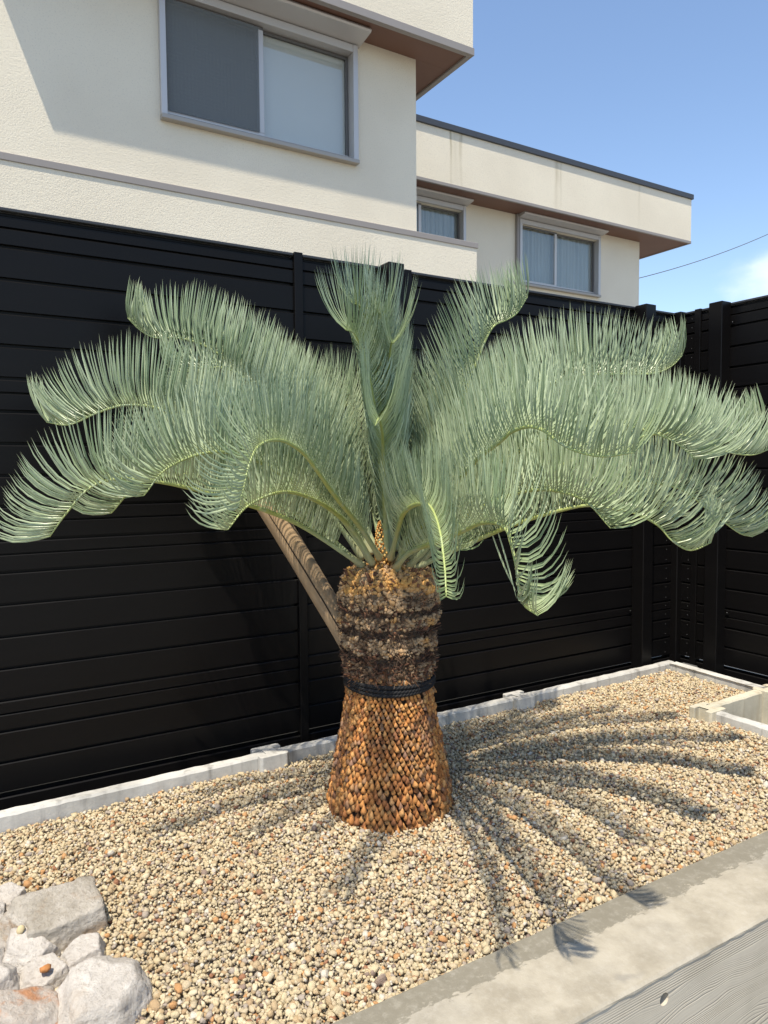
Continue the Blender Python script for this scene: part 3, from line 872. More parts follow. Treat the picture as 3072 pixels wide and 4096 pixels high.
# core
bm = bmesh.new(); NA, NZ = 110, 90; rings = []
for j in range(NZ):
    z = -0.03 + 0.845 * j / (NZ - 1); ring = []
    for i in range(NA):
        a = 2 * math.pi * i / NA; r_ = tr(z)
        q = Vector((math.cos(a) * 5, math.sin(a) * 5, z * 26))
        if z > 0.45: r_ += 0.010 * mnoise.noise(q * 1.2) + 0.006 * mnoise.noise(q * 3.1) - 0.004
        else: r_ -= 0.008
        ring.append(bm.verts.new((TX + math.cos(a) * r_, TY + math.sin(a) * r_, z)))
    rings.append(ring)
for j in range(NZ - 1):
    for i in range(NA): bm.faces.new((rings[j][i], rings[j][(i + 1) % NA], rings[j + 1][(i + 1) % NA], rings[j + 1][i]))
top = bm.verts.new((TX, TY, 0.83))
for i in range(NA): bm.faces.new((rings[-1][i], rings[-1][(i + 1) % NA], top))
trunk = cp(bm_obj('trunk', bm, M['trunk'], smooth=True))
trunk['label'] = 'stout trunk, scaly orange-brown below and shaggy grey-tan above'

# leaf bases (woody scales) on the lower trunk
def leafbase_mesh(seed):
    r = random.Random(seed); V = []; H = []
    hexa = [(0, 1.15), (0.52, 0.45), (0.86, -0.30), (0.42, -0.88), (-0.42, -0.88), (-0.86, -0.30), (-0.52, 0.45)]
    hexa = [(x * r.uniform(.88, 1.12), y * r.uniform(.9, 1.1)) for x, y in hexa]
    n = len(hexa)
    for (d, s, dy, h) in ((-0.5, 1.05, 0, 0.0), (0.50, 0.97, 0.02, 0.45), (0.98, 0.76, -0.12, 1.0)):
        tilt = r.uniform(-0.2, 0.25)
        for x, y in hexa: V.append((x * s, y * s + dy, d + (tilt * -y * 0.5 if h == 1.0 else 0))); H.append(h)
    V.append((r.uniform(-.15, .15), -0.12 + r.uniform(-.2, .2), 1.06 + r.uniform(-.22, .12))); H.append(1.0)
    q = []; t = []
    for k in range(2):
        for i in range(n): q.append((k * n + i, k * n + (i + 1) % n, (k + 1) * n + (i + 1) % n, (k + 1) * n + i))
    for i in range(n): t.append((2 * n + i, 2 * n + (i + 1) % n, 3 * n))
    return np.array(V), np.array(q), np.array(t), np.array(H)
LB = [leafbase_mesh(s) for s in range(8)]
LBM = []
for V, q, t, H in LB:
    o = mesh_np('leaf_base', V, q, t, M['leafbase'], attrs={'h': H}); LBM.append(o.data); bpy.data.objects.remove(o)
inst = []
z = -0.006; row = 0; NPER = 60
while z < 0.475:
    f = max(0, min(1, z / 0.42)); dz = 0.0160 * (1 - f) + 0.0115 * f
    for i in range(NPER):
        a = 2 * math.pi * (i + 0.5 * (row % 2)) / NPER + row * 0.016 + rnd.uniform(-.010, .010)
        zz = z + rnd.uniform(-.0014, .0014)
        if rnd.random() < 0.012: continue
        if zz > 0.44 and rnd.random() < 0.45: continue
        r_ = tr(zz); w_ = 2 * math.pi * r_ / NPER
        pos = Vector((TX + math.cos(a) * (r_ - 0.006), TY + math.sin(a) * (r_ - 0.006), zz))
        outw = Vector((math.cos(a) + rnd.gauss(0, .06), math.sin(a) + rnd.gauss(0, .06), rnd.uniform(.0, .42))).normalized()
        up = Vector((rnd.uniform(-.12, .12), rnd.uniform(-.12, .12), 1)); side = up.cross(outw).normalized(); up = outw.cross(side)
        sx = w_ * 0.58 * rnd.uniform(.88, 1.08); sy = dz * 0.86 * rnd.uniform(.88, 1.15) * (1.1 if f < .4 else 1.0); sz = (0.0185 * (1 - f) + 0.0125 * f) * rnd.uniform(.6, 1.3)
        if rnd.random() < 0.07: sz *= 1.35
        Mx = Matrix((( side.x * sx, up.x * sy, outw.x * sz, pos.x), (side.y * sx, up.y * sy, outw.y * sz, pos.y), (side.z * sx, up.z * sy, outw.z * sz, pos.z), (0, 0, 0, 1)))
        facing = -(pos.x - TX) * TX - (pos.y - TY) * TY        # towards the viewer's side of the garden
        inst.append((facing / math.hypot(TX, TY) / r_ * sx * sy, Mx, rnd.randrange(8)))
    z += dz; row += 1
inst.sort(key=lambda t_: -t_[0])
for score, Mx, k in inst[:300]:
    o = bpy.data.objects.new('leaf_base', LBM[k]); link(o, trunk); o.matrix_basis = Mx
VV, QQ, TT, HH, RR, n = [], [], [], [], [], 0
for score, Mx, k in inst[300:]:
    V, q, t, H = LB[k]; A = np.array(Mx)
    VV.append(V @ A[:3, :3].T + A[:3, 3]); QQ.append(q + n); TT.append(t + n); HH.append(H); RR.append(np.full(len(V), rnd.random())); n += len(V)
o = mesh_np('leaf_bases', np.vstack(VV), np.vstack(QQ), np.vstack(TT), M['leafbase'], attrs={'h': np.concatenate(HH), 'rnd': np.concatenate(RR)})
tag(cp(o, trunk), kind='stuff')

# shaggy upper trunk: wool lumps, fibres and dark stubs in bands
BANDS = [(.815, .745, 'orange'), (.745, .695, 'grey'), (.70, .672, 'dark'), (.672, .635, 'tan'), (.637, .600, 'dark'), (.602, .552, 'grey'), (.555, .512, 'dark'), (.515, .452, 'mix')]
lc, lr, la = [], [], []
fib = []
stub = []
for (z1, z0, kind) in BANDS:
    area = (z1 - z0)
    nl = int(area * {'orange': 22000, 'grey': 24000, 'tan': 24000, 'dark': 4000, 'mix': 12000}[kind])
    for i in range(nl):
        a = rnd.uniform(0, 2 * math.pi); zz = rnd.uniform(z0, z1); bumpy = mnoise.noise(Vector((math.cos(a) * 4.5, math.sin(a) * 4.5, zz * 27)));  rr_ = tr(zz) + 0.013 * bumpy + rnd.uniform(-.004, .005)
        lc.append((TX + math.cos(a) * rr_, TY + math.sin(a) * rr_, zz)); lr.append((rnd.uniform(.003, .006) if rnd.random() < .6 else rnd.uniform(.006, .011)) * (1.2 if kind == 'orange' else 1))
        patch = mnoise.noise(Vector((math.cos(a) * 3.5, math.sin(a) * 3.5, zz * 30)))
        b0 = {'orange': .74 + .08 * math.sin(a * 2), 'grey': .40, 'tan': .46, 'dark': .05, 'mix': .28}[kind]
        la.append(min(1, max(0, b0 + patch * 0.55 + bumpy * .20 + rnd.uniform(-.03, .03))))
    nf = int(area * {'orange': 9000, 'grey': 13000, 'tan': 13000, 'dark': 30000, 'mix': 26000}[kind])
    for i in range(nf):
        a = rnd.uniform(0, 2 * math.pi); zz = rnd.uniform(z0, z1)
        redd = mnoise.noise(Vector((math.cos(a) * 2.2, math.sin(a) * 2.2, zz * 9)))
        c_ = {'orange': rnd.uniform(.4, 1), 'grey': rnd.uniform(.15, 1), 'tan': rnd.uniform(.15, .95), 'dark': rnd.uniform(0, .45), 'mix': rnd.uniform(.1, 1) if redd < 0.18 else rnd.uniform(.6, .85)}[kind]
        fib.append((a, zz, rnd.uniform(.010, .026) * (1.45 if kind in ('dark', 'mix') else 1), c_))
    if kind == 'orange':
        for i in range(90):
            stub.append((rnd.uniform(0, 2 * math.pi), rnd.uniform(.755, .812), rnd.uniform(.015, .034), rnd.uniform(.5, 1)))
    if kind in ('dark', 'mix'):
        for i in range(int(area * 3200)):
            a = rnd.uniform(0, 2 * math.pi); stub.append((a, rnd.uniform(z0, z1), rnd.uniform(.014, .034), rnd.random() ** .7))
V, Fc, A = stones('', np.array(lc), np.array(lr), None, ICO1, None, np.array(la), seed=9)
tag(cp(mesh_np('wool', V, tris=Fc, mat=M['wool'], smooth=True, attrs={'rnd': A}), trunk), kind='stuff')
def blades(items, width, taper, outk, seed):
    r = random.Random(seed); V, Q, A, n = [], [], [], 0
    for (a, zz, L, c_) in items:
        o_ = Vector((math.cos(a), math.sin(a), 0)); t_ = Vector((-math.sin(a), math.cos(a), 0)); r0 = tr(zz) - 0.003
        p0 = Vector((TX, TY, zz)) + o_ * r0
        d = (o_ * r.uniform(*outk) + Vector((0, 0, 1)) * r.uniform(-.9, .9) + t_ * r.uniform(-.7, .7)).normalized()
        sd = d.cross(o_ + Vector((0, 0, .3))).normalized(); w_ = width * r.uniform(.6, 1.4)
        bend = o_ * r.uniform(-.3, .3) + Vector((0, 0, r.uniform(-.5, .3)))
        for k, (s, wk) in enumerate(((0, 1), (.55, .8 if taper else 1), (1, .12 if taper else .9))):
            c0 = p0 + d * (L * s) + bend * (L * s * s * .5)
            V += [(c0 - sd * w_ * wk)[:], (c0 + sd * w_ * wk)[:]]; A += [c_, c_]
        Q += [(n, n + 1, n + 3, n + 2), (n + 2, n + 3, n + 5, n + 4)]; n += 6
    return np.array(V), np.array(Q), np.array(A)
V, Q, A = blades(fib, 0.0011, True, (0.1, 0.75), 5)
tag(cp(mesh_np('fibres', V, quads=Q, mat=M['fibre'], attrs={'rnd': A}), trunk), kind='stuff')
# stubs: little flattened pegs
VV, QQ, AA, n = [], [], [], 0
for (a, zz, L, c_) in stub:
    o_ = Vector((math.cos(a), math.sin(a), 0)); t_ = Vector((-math.sin(a), math.cos(a), 0))
    d = (o_ * rnd.uniform(.25, .9) + Vector((0, 0, 1)) * rnd.uniform(.1, .9) + t_ * rnd.uniform(-.3, .3)).normalized()
    s1 = d.cross(Vector((0, 0, 1))).normalized(); s2 = d.cross(s1)
    w1, w2 = rnd.uniform(.003, .0085), rnd.uniform(.0015, .003)
    p0 = Vector((TX, TY, zz)) + o_ * (tr(zz) - .006)
    for (s, k) in ((0, 1), (1, .7)):
        c0 = p0 + d * (L * s)
        for (i, j) in ((-1, -1), (1, -1), (1, 1), (-1, 1)): VV.append((c0 + s1 * w1 * k * i + s2 * w2 * k * j)[:])
    AA += [c_] * 8
    QQ += [(n, n + 1, n + 5, n + 4), (n + 1, n + 2, n + 6, n + 5), (n + 2, n + 3, n + 7, n + 6), (n + 3, n, n + 4, n + 7), (n + 4, n + 5, n + 6, n + 7)]; n += 8
tag(cp(mesh_np('stubs', VV, quads=QQ, mat=M['stub'], attrs={'rnd': AA}), trunk), kind='stuff')

# crown wool and a young orange cone
lc, lr, la = [], [], []
for i in range(900):
    a = rnd.uniform(0, 6.283); r_ = 0.135 * math.sqrt(rnd.random())
    lc.append((TX + math.cos(a) * r_, TY + math.sin(a) * r_, 0.80 + 0.035 * (1 - (r_ / .14) ** 2) + rnd.uniform(-.008, .012))); lr.append(rnd.uniform(.005, .011)); la.append(min(1, max(.3, rnd.gauss(.66, .2))))
V, Fc, A = stones('', np.array(lc), np.array(lr), None, ICO1, None, np.array(la), seed=19)
tag(cp(mesh_np('crown_wool', V, tris=Fc, mat=M['wool'], smooth=True, attrs={'rnd': A}), trunk), kind='stuff')
VV, FF, AA, n = [], [], [], 0
iv, ifc = ICO1
for k in range(150):
    s = (k + .5) / 150; a = k * 2.39996; rr_ = 0.025 * (1 - s ** 2.2) ** .6
    c0 = np.array([TX - 0.050 - 0.012 * s + rr_ * math.cos(a), TY - 0.050 + rr_ * math.sin(a), 0.815 + 0.165 * s])
    VV.append(iv * np.array([.0050, .0050, .0068]) * (1 - .35 * s) + c0); FF.append(ifc + n); AA.append(np.full(len(iv), rnd.random())); n += len(iv)
c_ = cp(mesh_np('cone', np.vstack(VV), tris=np.vstack(FF), mat=M['cone'], smooth=True, attrs={'rnd': np.concatenate(AA)})); c_['label'] = 'young orange-brown cone in the crown'

# fronds: each a curve in its own vertical plane; (azimuth, [(radius, height)...], leaflet length factor)
def rel(alpha): return -31.06 + alpha
FR = [
 (rel(214), [(.10, .83), (.348, .985), (.589, 1.072), (.764, 1.118), (.889, 1.130), (.961, 1.107), (1.021, 1.041), (1.061, .985)], 1.05),
 (rel(194), [(.09, .85), (.22, 1.03), (.369, 1.159), (.572, 1.271), (.726, 1.342), (.828, 1.355), (.909, 1.333), (.996, 1.294), (1.061, 1.301)], 1.08),
 (rel(180), [(.08, .85), (.2, 1.0), (.31, 1.097), (.526, 1.239), (.681, 1.263), (.792, 1.202), (.842, 1.078)], 1.0),
 (rel(172), [(.06, .86), (.14, 1.09), (.251, 1.254), (.411, 1.414), (.541, 1.52), (.623, 1.577), (.706, 1.604), (.791, 1.607), (.842, 1.632), (.883, 1.674)], 1.0),
 (rel(178), [(.07, .86), (.216, 1.174), (.37, 1.363), (.517, 1.485), (.603, 1.50), (.643, 1.498), (.698, 1.485), (.755, 1.515)], .92),
 (rel(252), [(.09, .86), (.272, .974), (.477, 1.08), (.648, 1.18), (.743, 1.212), (.83, 1.22), (.911, 1.205), (.954, 1.17), (.986, 1.117), (1.007, 1.08)], .95),
 (rel(228), [(.09, .85), (.238, 1.012), (.354, 1.081), (.553, 1.178), (.70, 1.20), (.83, 1.16), (.90, 1.09)], 1.0),
 (rel(30), [(.06, .88), (.172, 1.085), (.288, 1.336), (.313, 1.407), (.352, 1.506), (.399, 1.605), (.442, 1.666), (.499, 1.692), (.552, 1.724), (.603, 1.788)], 1.12),
 (rel(10), [(.08, .86), (.262, 1.187), (.462, 1.378), (.649, 1.468), (.839, 1.482), (.913, 1.483), (.989, 1.49), (1.05, 1.516), (1.091, 1.555)], 1.08),
 (rel(-70), [(.09, .85), (.2, .94), (.395, 1.048), (.621, 1.165), (.764, 1.213), (.828, 1.236), (.895, 1.243), (.951, 1.23), (.999, 1.204), (1.055, 1.184), (1.13, 1.172), (1.21, 1.178)], .9),
 (rel(0), [(.09, .85), (.253, 1.045), (.488, 1.2), (.721, 1.275), (.912, 1.277), (1.007, 1.273), (1.067, 1.243), (1.156, 1.236), (1.221, 1.254), (1.273, 1.3)], .95),
 (rel(-14), [(.09, .84), (.254, 1.002), (.551, 1.152), (.829, 1.25), (.98, 1.235), (1.05, 1.197), (1.121, 1.185), (1.169, 1.202)], .95),
 (rel(-32), [(.10, .82), (.279, .904), (.467, .984), (.648, 1.038), (.735, 1.035), (.808, 1.022), (.871, .989), (.904, .952), (.94, .927), (.967, .926), (1.006, .947)], 1.05),
 (rel(-10), [(.10, .83), (.252, .97), (.625, 1.107), (.909, 1.091), (1.021, 1.018), (1.115, .944), (1.16, .93)], 1.05),
 (rel(-77), [(.10, .83), (.3, .905), (.623, .97), (.85, 1.017), (.936, 1.034), (1.016, 1.039), (1.071, 1.031), (1.096, 1.005), (1.122, .964), (1.137, .919), (1.162, .897), (1.221, .89)], .85),
 (rel(-85.3), [(.09, .86), (.3, .96), (.5, 1.03), (.7, 1.065), (.88, 1.065), (1.05, 1.03), (1.15, .975), (1.20, .925)], .72),
 (rel(-75), [(.10, .82), (.2, .90), (.34, .97), (.50, 1.01), (.62, 1.0), (.70, .95)], .9),
 (rel(-93), [(.07, .86), (.14, 1.0), (.24, 1.14), (.36, 1.24), (.50, 1.285), (.63, 1.26)], 1.3),
 (rel(-99), [(.05, .86), (.12, 1.06), (.22, 1.29), (.33, 1.45), (.44, 1.52), (.53, 1.52)], 1.2),
 (rel(-106), [(.03, .86), (.08, 1.17), (.13, 1.42), (.20, 1.57), (.28, 1.63), (.35, 1.63)], 1.15),
 (rel(-97), [(.03, .86), (.07, 1.16), (.12, 1.40), (.18, 1.54), (.25, 1.60), (.32, 1.595)], 1.2),
 (rel(-92), [(.04, .86), (.08, 1.10), (.13, 1.32), (.20, 1.46), (.28, 1.52), (.36, 1.51)], 1.25),
 (rel(-94), [(.04, .86), (.08, 1.12), (.13, 1.35), (.19, 1.48), (.26, 1.53), (.33, 1.52)], 1.15),
 (rel(60), [(.05, .87), (.15, 1.13), (.30, 1.33), (.44, 1.42), (.56, 1.42), (.62, 1.38)], 1.0),
 (rel(82), [(.04, .87), (.12, 1.15), (.25, 1.36), (.38, 1.45), (.46, 1.46)], .95),
 (rel(105), [(.04, .87), (.12, 1.16), (.25, 1.36), (.36, 1.43), (.44, 1.42)], .95),
 (rel(126), [(.04, .87), (.14, 1.15), (.28, 1.36), (.41, 1.45), (.50, 1.46)], 1.0),
 (rel(146), [(.05, .87), (.2, 1.18), (.36, 1.36), (.52, 1.46), (.62, 1.48), (.69, 1.46)], 1.0),
 (rel(160), [(.06, .86), (.22, 1.12), (.42, 1.30), (.60, 1.40), (.74, 1.42), (.82, 1.40)], 1.0),
 (rel(22), [(.07, .87), (.22, 1.15), (.42, 1.34), (.62, 1.42), (.78, 1.43), (.88, 1.40)], 1.05),
 (rel(42), [(.06, .87), (.2, 1.14), (.38, 1.33), (.56, 1.41), (.70, 1.41), (.80, 1.37)], 1.0),
 (rel(-35), [(.09, .85), (.24, 1.04), (.42, 1.17), (.60, 1.25), (.76, 1.27), (.90, 1.23), (.98, 1.17)], 1.0),
 (rel(2), [(.10, .83), (.3, .98), (.55, 1.08), (.75, 1.10), (.90, 1.05), (.98, .98)], .95),
 (rel(-48), [(.10, .83), (.24, .94), (.42, 1.04), (.60, 1.09), (.76, 1.07), (.86, 1.0)], 1.0),
 (rel(235), [(.09, .84), (.2, .96), (.36, 1.05), (.52, 1.09), (.66, 1.06), (.74, 1.0)], .9),
 (rel(203), [(.10, .83), (.25, .96), (.45, 1.08), (.65, 1.14), (.80, 1.11), (.88, 1.03)], .95),
]
def catmull(P, n):
    P = np.array(P, float); P = np.vstack([2 * P[0] - P[1], P, 2 * P[-1] - P[-2]])
    d = np.hypot(*np.diff(P[1:-1], axis=0).T); out = []
    for i in range(1, len(P) - 2):
        m_ = 14
        for t in np.linspace(0, 1, m_, endpoint=False):
            a, b, c, e = P[i - 1], P[i], P[i + 1], P[i + 2]
            out.append(.5 * (2 * b + (c - a) * t + (2 * a - 5 * b + 4 * c - e) * t * t + (3 * b - a - 3 * c + e) * t ** 3))
    out.append(P[-2]); out = np.array(out)
    s = np.concatenate([[0], np.cumsum(np.hypot(*np.diff(out, axis=0).T))])
    u = np.linspace(0, s[-1], n)
    return np.stack([np.interp(u, s, out[:, 0]), np.interp(u, s, out[:, 1])], 1), s[-1]

def smooth_noise(r, n, k):
    c = r.normal(size=k + 2); x = np.linspace(0, k, n); return np.interp(x, np.arange(k + 2), c)

def make_frond(az, prof, lf, seed):
    r = np.random.RandomState(seed)
    NP = 90
    C2, L = catmull(prof, NP)
    a = math.radians(az); d = np.array([math.cos(a), math.sin(a), 0]); b = np.array([-math.sin(a), math.cos(a), 0]); up = np.array([0, 0, 1.0])
    s = np.linspace(0, 1, NP)
    sway = (smooth_noise(r, NP, 3) * 0.012 + r.normal() * 0.03 * s ** 2) * s
    P = np.array([TX, TY, 0]) + C2[:, :1] * d + C2[:, 1:] * up + sway[:, None] * b
    T = np.gradient(P, axis=0); T /= np.linalg.norm(T, axis=1)[:, None]
    B = np.cross(up, T); bl = np.linalg.norm(B, axis=1)[:, None]; B = np.where(bl > 1e-3, B / np.maximum(bl, 1e-6), b)
    B = b[None] - (T @ b)[:, None] * T; B /= np.linalg.norm(B, axis=1)[:, None]
    N = np.cross(T, B); N /= np.linalg.norm(N, axis=1)[:, None]
    # keep N on the upper/outer side
    if N[NP // 3, 2] < 0: N = -N
    twist = smooth_noise(r, NP, 3) * 0.10 + r.normal() * 0.08
    ct, st = np.cos(twist)[:, None], np.sin(twist)[:, None]
    B, N = B * ct + N * st, N * ct - B * st
    # rachis
    R = 0.0078 * (1 - s) ** 0.8 + 0.0014; R[:6] *= np.linspace(1.5, 1.0, 6)
    V, Q, Tt = tube_arrays(P, R, 7)
    uu = np.concatenate([np.repeat(s, 7), [0, 1]])
    fo = cp(mesh_np('frond', V, quads=Q, tris=Tt, mat=M['rachis'], smooth=True, attrs={'u': uu}))
    # leaflets
    dens = 140.0
    n = int(L * 0.90 * dens)
    NS = 6
    us = np.linspace(0, 1, NS)
    wprof = np.array([.55, .95, 1.0, .85, .55, 0.0])
    VV, QQ, TT, RN, UU, YL, c0 = [], [], [], [], [], [], 0
    cl1 = smooth_noise(r, n, max(4, n // 9)); cl2 = smooth_noise(r, n, max(4, n // 9)); cl3 = smooth_noise(r, n, max(4, n // 14))
    for side in (-1, 1):
        for i in range(n):
            q = 0.13 + 0.87 * (i + r.uniform(-.25, .25)) / (n - 1); q = min(max(q, .05), .999)
            if r.rand() < 0.012: continue
            x = q * (NP - 1); k = min(int(x), NP - 2); f = x - k
            p0 = P[k] * (1 - f) + P[k + 1] * f; t_ = T[k]; n_ = N[k]; b_ = B[k] * side
            ramp_in = min(1, max(0.0, (q - 0.10) / 0.22)); 
            ln = 0.245 * lf * (0.10 + 0.90 * ramp_in ** .8) * (1 - 0.40 * max(0, (q - .55) / .45) ** 1.6) * r.uniform(.92, 1.05)
            if L < .75: ln *= .88
            tipk = max(0, (q - .70) / .30)
            D0 = b_ * (.62 + .08 * r.normal()) + n_ * .72 + t_ * (.34 + .45 * tipk)
            nn = n_ * .75 + up * ((.60 + .55 * max(0, t_[2])) * (1 - tipk))
            wv = (cl1 if side > 0 else cl2)[i]
            D1 = b_ * (.15 + .06 * wv + .045 * r.normal()) + nn * 1.0 + t_ * (-.02 + .50 * tipk ** 1.2 + .06 * wv + .03 * r.normal() + .05 * cl3[i])
            D2 = D1 + up * (r.normal() * .05 + .30 + .75 * tipk) + t_ * (.10 * wv + .04 - .35 * tipk)
            D0 /= np.linalg.norm(D0); D1 /= np.linalg.norm(D1); D2 /= np.linalg.norm(D2)
            cur = p0.copy(); pts = [cur.copy()]
            for j in range(NS - 1):
                um = (j + .5) / (NS - 1)
                e = min(1, um / .45)
                dd = D0 * (1 - e) + D1 * e if um < .45 else D1 * (1 - (um - .45) / .55) + D2 * ((um - .45) / .55)
                dd /= np.linalg.norm(dd); cur = cur + dd * ln / (NS - 1); pts.append(cur.copy())
            pts = np.array(pts)
            dirs = np.gradient(pts, axis=0); dirs /= np.linalg.norm(dirs, axis=1)[:, None]
            W = t_[None] - (dirs @ t_)[:, None] * dirs
            W += 0.15 * r.normal() * np.cross(dirs, W); W /= np.maximum(np.linalg.norm(W, axis=1), 1e-6)[:, None]
            K = np.cross(dirs, W)
            w_ = 0.0027 * r.uniform(.85, 1.12) * (0.6 + .4 * min(1, ln / .15))
            hw = (w_ * wprof)[:, None]
            le = pts + W * hw; ri = pts - W * hw; mi = pts + K * hw * .55
            blk = np.stack([le[:-1], mi[:-1], ri[:-1]], 1).reshape(-1, 3)
            VV.append(blk); VV.append(pts[-1:])
            m_ = 3 * (NS - 1)
            for j in range(NS - 2):
                o_ = c0 + 3 * j
                QQ.append((o_, o_ + 1, o_ + 4, o_ + 3)); QQ.append((o_ + 1, o_ + 2, o_ + 5, o_ + 4))
            o_ = c0 + 3 * (NS - 2)
            TT.append((o_, o_ + 1, c0 + m_)); TT.append((o_ + 1, o_ + 2, c0 + m_))
            UU.append(np.concatenate([np.repeat(us[:-1], 3), [1]]))
            rv = min(1, max(0, .5 + .22 * wv + r.normal() * .26)); RN.append(np.full(m_ + 1, rv))
            yv = np.concatenate([np.repeat(np.maximum(0, .55 - us[:-1] * 2.6), 3), [0]]) * .8 + (0.25 if r.rand() < .05 else 0) + .10 * tipk
            YL.append(np.clip(yv, 0, 1)); c0 += m_ + 1
    o = mesh_np('leaflets', np.vstack(VV), quads=QQ, tris=TT, mat=M['leaf'], attrs={'rnd': np.concatenate(RN), 'u': np.concatenate(UU), 'yel': np.concatenate(YL)})
    cp(o, fo); tag(o, kind='stuff')
for i, (az, prof, lf) in enumerate(FR):
    make_frond(az, prof, lf, 100 + i)

def hanging(p0, p1, sag, w):
    a, b = Vector(p0), Vector(p1); V = []; Q = []
    side = (b - a).cross(Vector((.5, .86, 0))).normalized()
    for i in range(9):
        s_ = i / 8; c0 = a.lerp(b, s_) + Vector((0, 0, -sag * 4 * s_ * (1 - s_))); ww = w * (0.6 + .4 * math.sin(math.pi * s_)) * (1 - s_ ** 5)
        V += [(c0 - side * ww)[:], (c0 + side * ww)[:]]
        if i: Q.append((2 * i - 2, 2 * i - 1, 2 * i + 1, 2 * i))
    n = len(V)
    cp(mesh_np('hanging_leaflet', V, quads=Q, mat=M['leaf'], attrs={'rnd': [.7] * n, 'u': [.3] * n, 'yel': [.1] * n}))
hp0 = Vector((TX, TY, 0)) + Vector((math.cos(math.radians(rel(-32))), math.sin(math.radians(rel(-32))), 0)) * .38
hanging((hp0.x, hp0.y, .947), (hp0.x + .075, hp0.y - .03, .762), .012, .0028)
hanging((hp0.x + .018, hp0.y - .008, .950), (hp0.x + .062, hp0.y - .045, .742), -.006, .0026)

# ------------------------------------------------------------------ rope tied round the trunk
def build_rope():
    VV, QQ, n = [], [], 0
    for coil, (zc, ph) in enumerate(((0.452, 0.0), (0.4405, 1.7), (0.4290, 3.1))):
        NT_ = 420
        for strand in range(3):
            P_ = []
            for i in range(NT_ + 1):
                a = 2 * math.pi * i / NT_
                tw = a * 26 + strand * 2.0944 + ph
                z_ = zc + 0.002 * math.sin(a * 2 + ph) - 0.007 * math.cos(a + 2.0)
                r_ = tr(z_) + 0.0098 + 0.0034 * math.cos(tw)
                P_.append((TX + r_ * math.cos(a), TY + r_ * math.sin(a), z_ + 0.0036 * math.sin(tw)))
            V, Q, T = tube_arrays(P_, 0.0040, 6, cap=False)
            VV.append(V); QQ.append(Q + n); n += len(V)
    o = mesh_np('rope', np.vstack(VV), quads=np.vstack(QQ), mat=M['rope'], smooth=True)
    tag(o, 'black twisted rope wound around the waist of the cycad trunk', 'rope')
build_rope()

# ------------------------------------------------------------------ leaning support log
def build_log():
    b = Vector((1.535, 2.175, -0.03)); t = Vector((1.3429, 2.3276, 0.3801))
    d = (t - b).normalized(); L = 1.42
    V = []; Q = []; NS_, NSEG = 28, 40
    for i in range(NSEG + 1):
        s = L * i / NSEG
        for j in range(NS_):
            a = 2 * math.pi * j / NS_
            r_ = 0.046 + 0.003 * math.sin(s * 5) + 0.0022 * mnoise.noise(Vector((math.cos(a) * 2, math.sin(a) * 2, s * 5)))
            if j == 16 or j == 17:      # drying crack along the log
                r_ -= 0.006 if (j == 16) else 0.0
            V.append((r_ * math.cos(a + 0.25 * math.sin(s * 2.2)), r_ * math.sin(a + 0.25 * math.sin(s * 2.2)), s))
    for i in range(NSEG):
        for j in range(NS_): Q.append((i * NS_ + j, i * NS_ + (j + 1) % NS_, (i + 1) * NS_ + (j + 1) % NS_, (i + 1) * NS_ + j))
    V.append((0, 0, 0)); V.append((0, 0, L)); T = []
    for j in range(NS_):
        T.append((len(V) - 2, (j + 1) % NS_, j)); T.append((len(V) - 1, NSEG * NS_ + j, NSEG * NS_ + (j + 1) % NS_))
    o = mesh_np('support_log', V, quads=Q, tris=T, mat=M['log'], smooth=True)
    o.matrix_world = Matrix.Translation(b) @ d.to_track_quat('Z', 'Y').to_matrix().to_4x4()
    tag(o, 'peeled wooden log propped diagonally behind the cycad trunk', 'log')
    # the long drying crack, a thin dark groove strip sunk in the surface
    fr_ = o.matrix_world.to_3x3().inverted() @ Vector((-.75, -.62, 0.0)); CRACK_A = math.atan2(fr_.y, fr_.x)
    Vc = []; Qc = []
    for i in range(60):
        s = L * (0.30 + 0.62 * i / 59); a = CRACK_A + 0.25 * math.sin(s * 2.2) + 0.10 * mnoise.noise(Vector((s * 9, 0, 0)))
        w = 0.0022 * math.sin(math.pi * (i + .5) / 60) + 0.0004
        r_ = 0.0468 + 0.003 * math.sin(s * 5)
        for k in (-1, 1):
            aa = a + k * w / r_; Vc.append((r_ * math.cos(aa), r_ * math.sin(aa), s))
        if i: Qc.append((2 * i - 2, 2 * i - 1, 2 * i + 1, 2 * i))
    c = mesh_np('crack', Vc, quads=Qc, mat=M['crack'], parent=o)
build_log()

